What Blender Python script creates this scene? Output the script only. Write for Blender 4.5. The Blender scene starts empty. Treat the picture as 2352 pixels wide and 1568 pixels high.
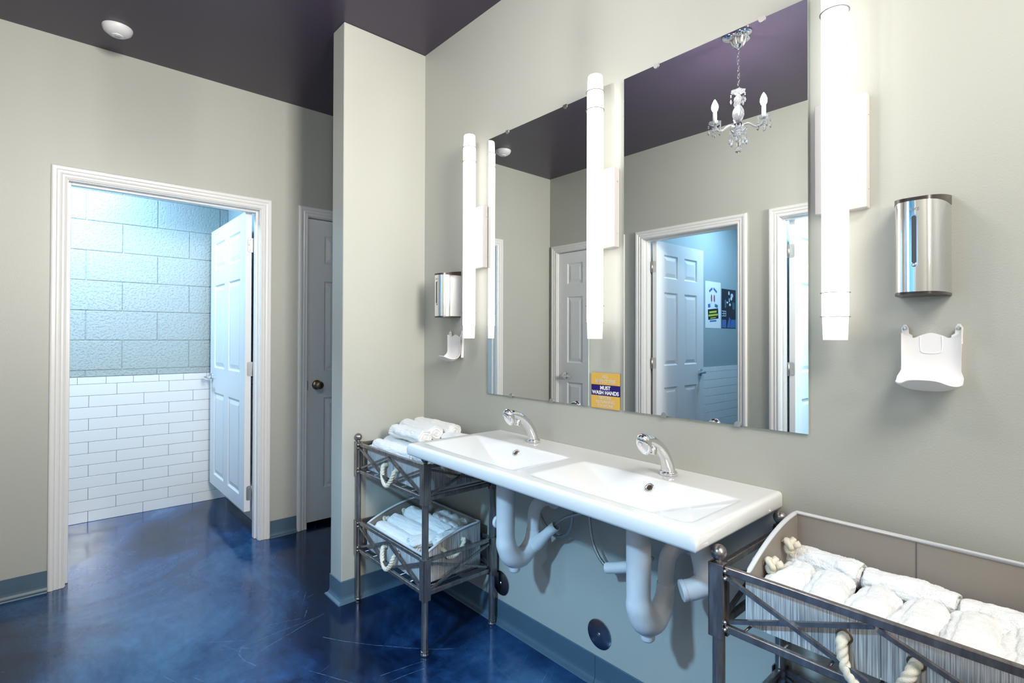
import bpy, bmesh, math, random
from mathutils import Vector, Matrix, noise
PI = math.pi
random.seed(7)
C = bpy.context.scene.collection
SC = bpy.context.scene

# ------------------------------------------------------------------ camera
CAMP = Vector((3.4017, -1.5032, 1.2464)); yaw, pit, rol, FPX, SX, SY = 0.7237, 0.0082, 0.0028, 1198.2722, -16.1216, -18.8674
Fv = Vector((-math.cos(yaw)*math.cos(pit), math.sin(yaw)*math.cos(pit), math.sin(pit)))
Rv = Vector((math.sin(yaw), math.cos(yaw), 0)); Uv = Rv.cross(Fv)
R2 = Rv*math.cos(rol)+Uv*math.sin(rol); U2 = -Rv*math.sin(rol)+Uv*math.cos(rol)
cd = bpy.data.cameras.new('camera'); cam = bpy.data.objects.new('camera', cd); C.objects.link(cam)
m3 = Matrix((R2, U2, -Fv)).transposed()
cam.matrix_world = Matrix.Translation(CAMP) @ m3.to_4x4()
cd.sensor_width = 36; cd.lens = FPX*36/2352; cd.shift_x = -SX/2352; cd.shift_y = SY/2352; cd.clip_start = .02
SC.camera = cam

# ------------------------------------------------------------------ world, light, exposure
w = bpy.data.worlds.new('world'); SC.world = w; w.use_nodes = True
w.node_tree.nodes['Background'].inputs[0].default_value = (.9, .95, 1, 1)
w.node_tree.nodes['Background'].inputs[1].default_value = .3
SC.view_settings.view_transform = 'Standard'; SC.view_settings.look = 'None'
SC.view_settings.exposure = 0.44; SC.view_settings.gamma = 1; SC.view_settings.use_curve_mapping = False
SC.cycles.max_bounces = 10; SC.cycles.diffuse_bounces = 6; SC.cycles.glossy_bounces = 6; SC.cycles.transmission_bounces = 8
SC.cycles.sample_clamp_indirect = 6; SC.cycles.caustics_refractive = False; SC.cycles.caustics_reflective = False

SCONCE_E = 1.8
CANDLE_E = 540.0
COOL = (.46, .72, 1.0)
def area(name, loc, power, col, sx, sy, rot=(0, 0, 0)):
    l = bpy.data.lights.new(name, 'AREA'); l.shape = 'RECTANGLE'; l.size = sx; l.size_y = sy; l.energy = power; l.color = col
    o = bpy.data.objects.new(name, l); o.location = loc; o.rotation_euler = rot; C.objects.link(o); return o
area('stall_light', (-.62, -1.45, 2.55), 36, COOL, .30, .30)                     # ceiling lamps of the three stalls
area('stall_light', (1.50, -3.20, 2.52), 20, COOL, .30, .30)
area('stall_light', (2.62, -3.0, 2.56), 92, (.36, .68, 1.0), .18, .18, (math.radians(25), 0, 0))
area('room_fill_light', (4.3, -1.05, 2.70), 46, (1, .96, .90), 1.0, 1.0)  # soft fill added overhead behind the camera, no known fixture
area('end_wall_fill', (4.93, -1.05, 2.15), 22, (1, .97, .92), .9, .5, (0, PI/2*1.0, 0)).data.spread = math.radians(75)                  # added fill at the unseen end wall, brightens the left wall

# ------------------------------------------------------------------ materials
MT = {}
def nodes(name):
    m = bpy.data.materials.new(name); m.use_nodes = True; nt = m.node_tree
    return m, nt, nt.nodes['Principled BSDF']
def N(nt, t, **kw):
    n = nt.nodes.new(t)
    for k, v in kw.items():
        if k in n.inputs: n.inputs[k].default_value = v
        else: setattr(n, k, v)
    return n
def L(nt, a, b): nt.links.new(a, b)
def coord(nt, scale=(1, 1, 1), world=True, rot=(0, 0, 0)):
    mp = N(nt, 'ShaderNodeMapping'); mp.inputs['Scale'].default_value = scale; mp.inputs['Rotation'].default_value = rot
    if world: g = N(nt, 'ShaderNodeNewGeometry'); L(nt, g.outputs['Position'], mp.inputs['Vector'])
    else: g = N(nt, 'ShaderNodeTexCoord'); L(nt, g.outputs['Object'], mp.inputs['Vector'])
    return mp.outputs[0]
def ramp(nt, fac, stops):
    r = N(nt, 'ShaderNodeValToRGB'); e = r.color_ramp.elements
    while len(e) < len(stops): e.new(.5)
    for i, (p, c) in enumerate(stops): e[i].position = p; e[i].color = (*c, 1) if len(c) == 3 else c
    L(nt, fac, r.inputs[0]); return r.outputs[0]
def bump(nt, b, h, strength, dist=.002, prev=None):
    n = N(nt, 'ShaderNodeBump'); n.inputs['Strength'].default_value = strength; n.inputs['Distance'].default_value = dist
    L(nt, h, n.inputs['Height'])
    if prev is not None: L(nt, prev, n.inputs['Normal'])
    L(nt, n.outputs[0], b.inputs['Normal']); return n.outputs[0]
def mat(name, col, rough=.5, metal=0, ns=0, nd=.001, nst=.3, var=0, vs=3, spec=.5, world=True, coat=0):
    m, nt, b = nodes(name)
    b.inputs['Base Color'].default_value = (*col, 1); b.inputs['Roughness'].default_value = rough; b.inputs['Metallic'].default_value = metal
    b.inputs['Specular IOR Level'].default_value = spec; b.inputs['Coat Weight'].default_value = coat
    c = coord(nt, world=world)
    if ns:
        n = N(nt, 'ShaderNodeTexNoise'); n.inputs['Scale'].default_value = ns; n.inputs['Detail'].default_value = 4; L(nt, c, n.inputs['Vector'])
        bump(nt, b, n.outputs['Fac'], nst, nd)
    if var:
        n = N(nt, 'ShaderNodeTexNoise'); n.inputs['Scale'].default_value = vs; n.inputs['Detail'].default_value = 5; L(nt, c, n.inputs['Vector'])
        L(nt, ramp(nt, n.outputs['Fac'], [(.3, tuple(x*(1-var) for x in col)), (.7, tuple(min(1, x*(1+var)) for x in col))]), b.inputs['Base Color'])
    MT[name] = m; return m
mat('wall_paint', (.460, .462, .413), .42, ns=260, nd=.0015, nst=.22, var=.015, vs=1.5)
mat('stall_paint', (.34, .42, .44), .5, ns=240, nd=.0015, nst=.2, var=.03, vs=2)
mat('ceiling_paint', (.050, .036, .066), .30, ns=220, nd=.001, nst=.08, var=.08, vs=1.2)
mat('trim_white', (.80, .79, .77), .32, ns=60, nd=.0006, nst=.12)
mat('door_white', (.80, .80, .80), .38, ns=90, nd=.0005, nst=.15)
mat('cove_vinyl', (.075, .130, .180), .38, ns=40, nd=.0006, nst=.15, var=.06, vs=8)
mat('porcelain', (.86, .86, .85), .08, coat=.5)
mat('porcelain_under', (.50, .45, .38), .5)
mat('tile_white', (.83, .83, .82), .13, ns=9, nd=.0015, nst=.12)
mat('grout', (.22, .23, .25), .8, ns=300, nst=.3)
mat('chrome', (.78, .78, .80), .07, 1)
mat('satin_metal', (.62, .60, .57), .32, 1, ns=200, nd=.0003, nst=.2)
mat('plate_steel', (.30, .28, .29), .2, 1)
mat('braided_steel', (.48, .46, .44), .3, 1, ns=900, nd=.0015, nst=.8)
mat('bronze', (.30, .22, .15), .3, 1)
mat('dark_plastic', (.035, .022, .020), .28)
mat('gap_dark', (.01, .01, .01), .9)
mat('pvc_cover', (.80, .79, .79), .45, ns=120, nd=.0012, nst=.25, var=.05, vs=20)
mat('tray_plastic', (.82, .80, .80), .35)
mat('ring_grey', (.25, .24, .23), .4)
mat('plate_white', (.55, .52, .50), .4)
mat('rope', (.70, .63, .50), .85, ns=500, nd=.0015, nst=.6, world=False)
mat('sign_gold', (.72, .44, .085), .35); mat('sign_purple', (.014, .004, .14), .35); mat('sign_letter', (.62, .56, .48), .4); mat('sign_white', (.9, .9, .9), .4)
mat('sign_core', (.03, .02, .03), .5)
mat('poster_white', (.82, .84, .86), .5); mat('poster_black', (.008, .01, .02), .35); mat('poster_yellow', (.55, .62, .05), .5)
mat('poster_blue', (.07, .16, .42), .5); mat('poster_red', (.35, .05, .06), .5); mat('poster_pale', (.55, .68, .85), .5); mat('poster_teal', (.06, .16, .22), .5)
mat('logo_metal', (.45, .42, .40), .35, 1)
mat('slot_grey', (.06, .065, .075), .15)
mat('mirror_edge', (.50, .62, .58), .15)
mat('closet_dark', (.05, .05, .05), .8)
mat('seam_thread', (.12, .12, .13), .9)

def mk_mirror():
    m, nt, b = nodes('mirror_glass')
    b.inputs['Base Color'].default_value = (.90, .92, .91, 1); b.inputs['Metallic'].default_value = 1; b.inputs['Roughness'].default_value = .0
    MT['mirror_glass'] = m
mk_mirror()
def mk_emit(name, col, e):
    m, nt, b = nodes(name)
    b.inputs['Base Color'].default_value = (.8, .8, .8, 1)
    b.inputs['Emission Color'].default_value = (*col, 1); b.inputs['Emission Strength'].default_value = e
    MT[name] = m
mk_emit('lamp_acrylic', (1, .975, .95), SCONCE_E); mk_emit('lamp_acrylic_end', (1, .975, .95), SCONCE_E*.45); mk_emit('candle_glow', (1, .98, .96), CANDLE_E)
def mk_glass(name, rough=0, col=(.95, .97, 1)):
    m, nt, b = nodes(name)
    b.inputs['Base Color'].default_value = (*col, 1); b.inputs['Transmission Weight'].default_value = .9; b.inputs['Roughness'].default_value = rough; b.inputs['IOR'].default_value = 1.55
    MT[name] = m
mk_glass('crystal')
def chain_(p, w_): return [(a, b, w_) for a, b in zip(p, p[1:])]
FLOOR_SHIFT = (5.2, 3.3, 0)  # places the stain's bright patch to stand in for doorway light on the floor
FLOOR_MARKS = (chain_([(1.269, -.628), (1.365, -.568), (1.466, -.492), (1.56, -.41), (1.647, -.32), (1.70, -.26)], .0016) + chain_([(1.160, -.868), (1.130, -.900), (1.165, -.918), (1.22, -.917), (1.287, -.895)], .0020)
    + chain_([(1.127, -.905), (1.099, -.558)], .0013) + chain_([(1.209, -.865), (1.091, -.545)], .0014) + chain_([(1.65, -.57), (1.684, -.385)], .0013) + chain_([(1.70, -.56), (1.72, -.42)], .0013) + chain_([(1.031, -.761), (1.065, -.642)], .0013) + chain_([(1.45, -.75), (1.70, -.62)], .0014))
def mk_floor():
    m, nt, b = nodes('stained_concrete')
    c = coord(nt)
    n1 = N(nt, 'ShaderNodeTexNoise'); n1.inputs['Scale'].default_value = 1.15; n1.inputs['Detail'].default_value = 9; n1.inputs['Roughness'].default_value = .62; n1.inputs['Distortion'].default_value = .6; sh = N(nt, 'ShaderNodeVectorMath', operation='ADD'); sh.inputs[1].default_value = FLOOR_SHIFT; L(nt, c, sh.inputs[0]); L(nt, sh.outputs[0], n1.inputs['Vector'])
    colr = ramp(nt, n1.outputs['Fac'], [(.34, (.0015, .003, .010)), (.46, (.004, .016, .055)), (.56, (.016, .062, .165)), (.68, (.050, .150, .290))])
    n2 = N(nt, 'ShaderNodeTexNoise'); n2.inputs['Scale'].default_value = 6; n2.inputs['Detail'].default_value = 8; n2.inputs['Roughness'].default_value = .7; n2.inputs['Distortion'].default_value = 1.2
    c2 = coord(nt, (1, 2.6, 1), rot=(0, 0, .6)); L(nt, c2, n2.inputs['Vector'])
    v = ramp(nt, n2.outputs['Fac'], [(.32, (.72, .72, .75)), (.66, (1.12, 1.12, 1.12))])
    mx = N(nt, 'ShaderNodeMix', data_type='RGBA', blend_type='MULTIPLY'); mx.inputs[0].default_value = 1; L(nt, colr, mx.inputs[6]); L(nt, v, mx.inputs[7])
    last = mx.outputs[2]; masks = []
    # fine scratches: thin bands of stretched noise in several directions
    for k, (rz, sc, dens) in enumerate([(.5, 7, .62), (1.15, 6, .62), (-.4, 8, .64), (2.2, 5, .63)]):
        cc = coord(nt, (1.0, 1.0, 1), rot=(0, 0, rz)); 
        wv = N(nt, 'ShaderNodeTexNoise'); wv.inputs['Scale'].default_value = sc*.22; wv.inputs['Detail'].default_value = 1.5; L(nt, cc, wv.inputs['Vector'])
        mp = N(nt, 'ShaderNodeMapping'); mp.inputs['Scale'].default_value = (sc*.45, sc*14, 1); L(nt, cc, mp.inputs['Vector'])
        st = N(nt, 'ShaderNodeTexNoise'); st.inputs['Scale'].default_value = 1; st.inputs['Detail'].default_value = 1; L(nt, mp.outputs[0], st.inputs['Vector'])
        line = ramp(nt, st.outputs['Fac'], [(dens+.085, (0, 0, 0)), (dens+.12, (1, 1, 1))])
        msk = ramp(nt, wv.outputs['Fac'], [(.48, (0, 0, 0)), (.66, (1, 1, 1))])
        mm = N(nt, 'ShaderNodeMath', operation='MULTIPLY'); L(nt, line, mm.inputs[0]); L(nt, msk, mm.inputs[1])
        masks.append(mm.outputs[0])
    s = masks[0]
    for q in masks[1:]:
        a = N(nt, 'ShaderNodeMath', operation='MAXIMUM'); L(nt, s, a.inputs[0]); L(nt, q, a.inputs[1]); s = a.outputs[0]
    # specks
    vo = N(nt, 'ShaderNodeTexVoronoi'); vo.inputs['Scale'].default_value = 9; L(nt, c, vo.inputs['Vector'])
    sp = ramp(nt, vo.outputs['Distance'], [(.018, (1, 1, 1)), (.035, (0, 0, 0))])
    a = N(nt, 'ShaderNodeMath', operation='MAXIMUM'); L(nt, s, a.inputs[0]); L(nt, sp, a.inputs[1]); s = a.outputs[0]
    def M_(op, *a):
        n = N(nt, 'ShaderNodeMath', operation=op)
        for i, q in enumerate(a):
            if isinstance(q, (int, float)): n.inputs[i].default_value = q
            else: L(nt, q, n.inputs[i])
        return n.outputs[0]
    sx = N(nt, 'ShaderNodeSeparateXYZ'); wob = N(nt, 'ShaderNodeTexNoise'); wob.inputs['Scale'].default_value = 5; L(nt, c, wob.inputs['Vector'])
    off = N(nt, 'ShaderNodeVectorMath', operation='MULTIPLY_ADD'); L(nt, wob.outputs['Color'], off.inputs[0]); off.inputs[1].default_value = (.02, .02, 0); L(nt, c, off.inputs[2]); L(nt, off.outputs[0], sx.inputs[0])
    X_, Y_ = sx.outputs[0], sx.outputs[1]
    # a few long drag marks left by furniture: straight ones and arcs
    for (x0, y0), (x1, y1), hw in FLOOR_MARKS:
        dx, dy = x1-x0, y1-y0; ln = math.hypot(dx, dy); dx /= ln; dy /= ln
        al = M_('ADD', M_('MULTIPLY', M_('SUBTRACT', X_, x0+.01), dx), M_('MULTIPLY', M_('SUBTRACT', Y_, y0+.01), dy))
        ac = M_('ABSOLUTE', M_('SUBTRACT', M_('MULTIPLY', M_('SUBTRACT', X_, x0+.01), dy), M_('MULTIPLY', M_('SUBTRACT', Y_, y0+.01), dx)))
        g = M_('MULTIPLY', M_('LESS_THAN', ac, hw), M_('MULTIPLY', M_('GREATER_THAN', al, 0), M_('LESS_THAN', al, ln)))
        s = M_('MAXIMUM', s, M_('MULTIPLY', g, .9))
    fd = N(nt, 'ShaderNodeTexNoise'); fd.inputs['Scale'].default_value = 45; L(nt, c, fd.inputs['Vector']); s = M_('MULTIPLY', s, ramp(nt, fd.outputs['Fac'], [(.38, (.25,)*3), (.58, (1,)*3)]))
    f = N(nt, 'ShaderNodeMath', operation='MULTIPLY'); f.inputs[1].default_value = .42; L(nt, s, f.inputs[0])
    m2 = N(nt, 'ShaderNodeMix', data_type='RGBA'); L(nt, f.outputs[0], m2.inputs[0]); L(nt, last, m2.inputs[6]); m2.inputs[7].default_value = (.20, .34, .52, 1)
    L(nt, m2.outputs[2], b.inputs['Base Color'])
    rr = ramp(nt, n2.outputs['Fac'], [(.3, (.10,)*3), (.75, (.24,)*3)]); L(nt, rr, b.inputs['Roughness'])
    b.inputs['IOR'].default_value = 1.75; b.inputs['Specular Tint'].default_value = (.36, .62, 1.0, 1)
    n4 = N(nt, 'ShaderNodeTexNoise'); n4.inputs['Scale'].default_value = 14; n4.inputs['Detail'].default_value = 3; L(nt, c, n4.inputs['Vector'])
    bump(nt, b, n4.outputs['Fac'], .10, .004)
    MT['stained_concrete'] = m
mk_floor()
def mk_block():
    m, nt, b = nodes('painted_block')
    c = coord(nt); b.inputs['Base Color'].default_value = (.36, .42, .42, 1); b.inputs['Roughness'].default_value = .45
    n = N(nt, 'ShaderNodeTexNoise'); n.inputs['Scale'].default_value = 70; n.inputs['Detail'].default_value = 5; L(nt, c, n.inputs['Vector'])
    h = ramp(nt, n.outputs['Fac'], [(.30, (0, 0, 0)), (.5, (.8, .8, .8)), (.8, (1, 1, 1))])
    bump(nt, b, h, .55, .004)
    MT['painted_block'] = m
mk_block()
def mk_linen(name, dark, light, axis):
    m, nt, b = nodes(name)
    sc = (420, 420, 7)
    c = coord(nt, sc, world=False)
    n = N(nt, 'ShaderNodeTexNoise'); n.inputs['Scale'].default_value = 1; n.inputs['Detail'].default_value = 3; L(nt, c, n.inputs['Vector'])
    L(nt, ramp(nt, n.outputs['Fac'], [(.36, dark), (.5, tuple((a+d)/2 for a, d in zip(dark, light))), (.6, light)]), b.inputs['Base Color'])
    b.inputs['Roughness'].default_value = .8; bump(nt, b, n.outputs['Fac'], .4, .001)
    MT[name] = m
mk_linen('linen', (.24, .24, .25), (.66, .66, .66), 0)
mat('lining', (.27, .238, .208), .55, ns=700, nd=.0006, nst=.3, world=False)
mat('piping', (.60, .61, .63), .7, ns=400, nd=.0008, nst=.4, world=False)
def mk_rackmetal():
    m, nt, b = nodes('brushed_iron')
    c = coord(nt, (60, 60, 9), world=False)
    n = N(nt, 'ShaderNodeTexNoise'); n.inputs['Scale'].default_value = 1.2; n.inputs['Detail'].default_value = 6; n.inputs['Roughness'].default_value = .7; L(nt, c, n.inputs['Vector'])
    L(nt, ramp(nt, n.outputs['Fac'], [(.34, (.20, .175, .165)), (.5, (.29, .262, .25)), (.68, (.42, .39, .375))]), b.inputs['Base Color'])
    b.inputs['Metallic'].default_value = .85; b.inputs['Roughness'].default_value = .27
    bump(nt, b, n.outputs['Fac'], .05, .0006)
    MT['brushed_iron'] = m
mk_rackmetal()
def mk_towel():
    m, nt, b = nodes('terry')
    c = coord(nt, world=False)
    n = N(nt, 'ShaderNodeTexNoise'); n.inputs['Scale'].default_value = 420; n.inputs['Detail'].default_value = 2; L(nt, c, n.inputs['Vector'])
    n2 = N(nt, 'ShaderNodeTexNoise'); n2.inputs['Scale'].default_value = 70; n2.inputs['Detail'].default_value = 3; L(nt, c, n2.inputs['Vector'])
    b.inputs['Base Color'].default_value = (.88, .88, .87, 1); b.inputs['Roughness'].default_value = .95; b.inputs['Sheen Weight'].default_value = .4
    p = bump(nt, b, n.outputs['Fac'], .8, .003); bump(nt, b, n2.outputs['Fac'], .35, .005, p)
    MT['terry'] = m
mk_towel()

# ------------------------------------------------------------------ mesh helpers
def NB(): return bmesh.new()
def add_box(bm, a, b, bev=0, seg=2):
    a, b = [min(p, q) for p, q in zip(a, b)], [max(p, q) for p, q in zip(a, b)]
    r = bmesh.ops.create_cube(bm, size=1)
    for v in r['verts']:
        v.co = Vector([a[i]+(v.co[i]+.5)*(b[i]-a[i]) for i in range(3)])
    if bev:
        es = list({e for v in r['verts'] for e in v.link_edges})
        bmesh.ops.bevel(bm, geom=es, offset=bev, segments=seg, profile=.5, affect='EDGES')
    return bm
def smooth_path(pts, n=8, closed=False):
    P = [Vector(p) for p in pts]; out = []
    K = len(P)
    for i in range(K if closed else K-1):
        g = lambda j: P[j % K] if closed else P[max(0, min(K-1, j))]
        p0, p1, p2, p3 = g(i-1), g(i), g(i+1), g(i+2)
        for k in range(n):
            t = k/n
            out.append(.5*((2*p1)+(-p0+p2)*t+(2*p0-5*p1+4*p2-p3)*t*t+(-p0+3*p1-3*p2+p3)*t*t*t))
    if not closed: out.append(P[-1])
    return out
def lerp_list(vals, m):
    out = []
    for i in range(m):
        t = i/(m-1)*(len(vals)-1); k = min(int(t), len(vals)-2); out.append(vals[k]+(vals[k+1]-vals[k])*(t-k))
    return out
def add_tube(bm, pts, rad, seg=12, smooth=0, caps=True, closed=False, shape=None, up=None):
    """swept tube; rad is a number or a list along the path; shape(theta, s) scales the radius"""
    P = smooth_path(pts, smooth, closed) if smooth else [Vector(p) for p in pts]
    n = len(P)
    if isinstance(rad, (int, float)): R = [rad]*n
    else:
        if smooth and not closed and len(rad) == len(pts):
            R = []
            for i in range(n):
                t = i/smooth; k = min(int(t), len(rad)-2); f = t-k; f = f*f*(3-2*f); R.append(rad[k]+(rad[k+1]-rad[k])*f)
        else: R = lerp_list(rad, n)
    T = []
    for i in range(n):
        if closed: d = P[(i+1) % n]-P[i-1]
        else: d = P[min(n-1, i+1)]-P[max(0, i-1)]
        T.append(d.normalized())
    nrm = Vector(up) if up else (Vector((0, 0, 1)) if abs(T[0].z) < .9 else Vector((1, 0, 0)))
    nrm = (nrm-T[0]*nrm.dot(T[0])).normalized(); rings = []; s = 0
    for i in range(n):
        if i:
            nrm = (nrm-T[i]*nrm.dot(T[i]))
            nrm = nrm.normalized(); s += (P[i]-P[i-1]).length
        bi = T[i].cross(nrm); ring = []
        for k in range(seg):
            th = 2*PI*k/seg; r = R[i]*(shape(th, s) if shape else 1)
            ring.append(bm.verts.new(P[i]+nrm*math.cos(th)*r+bi*math.sin(th)*r))
        rings.append(ring)
    for i in range(n if closed else n-1):
        a, b = rings[i], rings[(i+1) % n]
        for k in range(seg):
            f = bm.faces.new((a[k], a[(k+1) % seg], b[(k+1) % seg], b[k])); f.smooth = True
    if caps and not closed:
        bm.faces.new(list(reversed(rings[0]))); bm.faces.new(rings[-1])
    return bm
def add_lathe(bm, prof, loc=(0, 0, 0), axis=(0, 0, 1), seg=24, smooth=True, cap=True):
    """prof: list of (radius, height)"""
    q = Vector((0, 0, 1)).rotation_difference(Vector(axis).normalized()); loc = Vector(loc); rings = []
    for r, h in prof:
        if r < 1e-6: rings.append([bm.verts.new(loc+q@Vector((0, 0, h)))])
        else: rings.append([bm.verts.new(loc+q@Vector((r*math.cos(2*PI*k/seg), r*math.sin(2*PI*k/seg), h))) for k in range(seg)])
    for a, b in zip(rings, rings[1:]):
        for k in range(seg):
            k2 = (k+1) % seg
            if len(a) == 1 and len(b) == 1: break
            if len(a) == 1: f = bm.faces.new((a[0], b[k2], b[k]))
            elif len(b) == 1: f = bm.faces.new((a[k], a[k2], b[0]))
            else: f = bm.faces.new((a[k], a[k2], b[k2], b[k]))
            f.smooth = smooth
    if cap:
        if len(rings[0]) > 2: bm.faces.new(list(reversed(rings[0])))
        if len(rings[-1]) > 2: bm.faces.new(rings[-1])
    return bm
def add_sphere(bm, c, r, seg=20, rings=12, sc=(1, 1, 1)):
    m = Matrix.Translation(c) @ Matrix.Diagonal((*sc, 1))
    x = bmesh.ops.create_uvsphere(bm, u_segments=seg, v_segments=rings, radius=r, matrix=m)
    for v in x['verts']:
        for f in v.link_faces: f.smooth = True
    return bm
def add_prism(bm, poly, d, M=None, smooth=False):
    """poly: 2D points (x, z); extruded along y from 0 to d"""
    a = [bm.verts.new((p[0], 0, p[1])) for p in poly]; b = [bm.verts.new((p[0], d, p[1])) for p in poly]; n = len(poly)
    bm.faces.new(a); bm.faces.new(list(reversed(b)))
    for i in range(n):
        f = bm.faces.new((a[i], b[i], b[(i+1) % n], a[(i+1) % n])); f.smooth = smooth
    if M is not None:
        for v in a+b: v.co = M @ v.co
    return bm
WL = {}
def obj(name, bm, m, parent=None, smooth=None, angle=None):
    bmesh.ops.recalc_face_normals(bm, faces=bm.faces)
    me = bpy.data.meshes.new(name); bm.to_mesh(me); bm.free()
    if isinstance(m, str): m = [m]
    for x in m: me.materials.append(MT[x])
    if smooth is not None:
        for p in me.polygons: p.use_smooth = smooth
    if angle: me.set_sharp_from_angle(angle=math.radians(angle))
    o = bpy.data.objects.new(name, me); C.objects.link(o)
    if parent is None:
        lo = [min(v.co[i] for v in me.vertices) for i in range(3)]; hi = [max(v.co[i] for v in me.vertices) for i in range(3)]
        c = Vector(((lo[0]+hi[0])/2, (lo[1]+hi[1])/2, lo[2]))
        me.transform(Matrix.Translation(-c)); o.location = c; WL[o.name] = c
    else:
        o.parent = parent; o.location = -WL[parent.name]; WL[o.name] = Vector((0, 0, 0))
    return o
def tag(o, label, cat, group=None):
    o['label'] = label; o['category'] = cat
    if group: o['group'] = group
    return o
def thing(name, label, cat, loc=(0, 0, 0), group=None):
    o = bpy.data.objects.new(name, None); C.objects.link(o); o.location = loc; o.empty_display_size = .1; WL[o.name] = Vector(loc)
    return tag(o, label, cat, group)
def struct(name, bm, m, parent=None, **k):
    o = obj(name, bm, m, parent, **k)
    if parent is None: o['kind'] = 'structure'
    return o
def structE(name, loc=(0, 0, 0)):
    o = bpy.data.objects.new(name, None); C.objects.link(o); o.location = loc; o['kind'] = 'structure'; WL[o.name] = Vector(loc); return o
def dup(root, loc, label):
    r = root.copy(); C.objects.link(r); r.location = loc; r['label'] = label
    for ch in list(root.children):
        c = ch.copy(); C.objects.link(c); c.parent = r
        for g in ch.children:
            d = g.copy(); C.objects.link(d); d.parent = c
    return r

# ------------------------------------------------------------------ room shell
ZC = 2.737; WD = -2.08; XR = 5.0
H = 2.032
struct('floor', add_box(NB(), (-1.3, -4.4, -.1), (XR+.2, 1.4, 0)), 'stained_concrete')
struct('ceiling', add_box(NB(), (-1.3, -4.4, ZC), (XR+.2, 1.4, ZC+.1)), 'ceiling_paint')
def wall_with_openings(name, u0, u1, ops, M, t=.12, m='wall_paint'):
    """local: u along the wall, v into the wall, z up; ops: (u0,u1)"""
    bm = NB(); cur = u0
    for a, b in sorted(ops):
        add_box(bm, (cur, 0, 0), (a-.018, t, ZC)); add_box(bm, (a-.018, 0, H+.018), (b+.018, t, ZC)); cur = b+.018
    add_box(bm, (cur, 0, 0), (u1, t, ZC))
    bm.transform(M); return struct(name, bm, m)
ML = Matrix(((0, -1, 0, 0), (1, 0, 0, 0), (0, 0, 1, 0), (0, 0, 0, 1)))           # (u,v,z)->(-v,u,z)  wall x=0
MF = Matrix(((1, 0, 0, 0), (0, -1, 0, WD), (0, 0, 1, 0), (0, 0, 0, 1)))          # (u,v,z)->(u,WD-v,z)
wall_with_openings('wall_left', WD-.12, 1.2, [(-1.420, -.508), (-.218, .544)], ML)
wall_with_openings('wall_front', 0, XR, [(.093, .783), (1.018, 1.777), (2.048, 2.808)], MF)
struct('wall_right', add_box(NB(), (1.058, 0, 0), (XR, .12, ZC)), 'wall_paint')
struct('wall_pillar', add_box(NB(), (.934, -.4505, 0), (1.058, 1.2, ZC), .003, 1), 'wall_paint')
struct('wall_hall_end', add_box(NB(), (-.12, 1.2, 0), (1.1, 1.3, ZC)), 'wall_paint')
struct('wall_back', add_box(NB(), (XR, WD-.12, 0), (XR+.1, .12, ZC)), 'wall_paint')
# stall shells
struct('wall_stall_far_end', add_box(NB(), (-1.085, -2.05, 0), (-.12, -1.95, ZC)), 'stall_paint')
bm = NB(); add_box(bm, (.85, -4.2, 0), (1.93, -4.3, ZC)); add_box(bm, (1.93, -4.3, 0), (1.972, -2.2, ZC)); struct('wall_stall_middle', bm, 'stall_paint')
bm = NB(); add_box(bm, (1.972, -3.8, 0), (2.95, -3.9, ZC)); add_box(bm, (2.90, -3.9, 0), (3.0, -2.2, ZC)); struct('wall_stall_near', bm, 'stall_paint')
bm = NB(); add_box(bm, (-.02, .56, 0), (-.6, .66, ZC)); add_box(bm, (-.6, -.32, 0), (-.7, .66, ZC)); struct('wall_closet', bm, 'closet_dark')

# baseboards: cove profile swept along a polyline on the floor
def cove(name, pts, inset=0):
    """pts: floor polyline, room on the left hand side"""
    prof = [(0, 0), (.022, 0), (.020, .004), (.010, .010), (.005, .020), (.0035, .030), (.0035, .098), (0, .101)]
    P = [Vector((*p, 0)) for p in pts]; bm = NB(); rows = []
    for i, p in enumerate(P):
        if i == 0: d = (P[1]-P[0]).normalized(); n = Vector((-d.y, d.x, 0)); k = 1
        elif i == len(P)-1: d = (P[-1]-P[-2]).normalized(); n = Vector((-d.y, d.x, 0)); k = 1
        else:
            a = (P[i]-P[i-1]).normalized(); b = (P[i+1]-P[i]).normalized(); na = Vector((-a.y, a.x, 0)); nb = Vector((-b.y, b.x, 0))
            n = (na+nb).normalized(); k = 1/max(.3, n.dot(na))
        rows.append([bm.verts.new(p+n*k*o+Vector((0, 0, z))) for o, z in prof])
    for a, b in zip(rows, rows[1:]):
        for k in range(len(prof)-1): bm.faces.new((a[k], a[k+1], b[k+1], b[k]))
        bm.faces.new((a[-1], a[0], b[0], b[-1]))
    bm.faces.new(rows[0]); bm.faces.new(rows[-1])
    return struct(name, bm, 'cove_vinyl')
c0 = .063
cove('baseboard_left', [(0, -.281), (0, -.445)])
cove('baseboard_left.001', [(0, -1.483), (0, WD), (.03, WD)])
cove('baseboard_front', [(.846, WD), (.955, WD)])
cove('baseboard_front.001', [(1.840, WD), (1.985, WD)])
cove('baseboard_front.002', [(2.871, WD), (XR, WD)])
cove('baseboard_right', [(2.20, 0), (1.058, 0), (1.058, -.4505), (.934, -.4505), (.934, 1.2)])
cove('baseboard_right.001', [(XR, 0), (2.2015, 0)])

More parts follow.
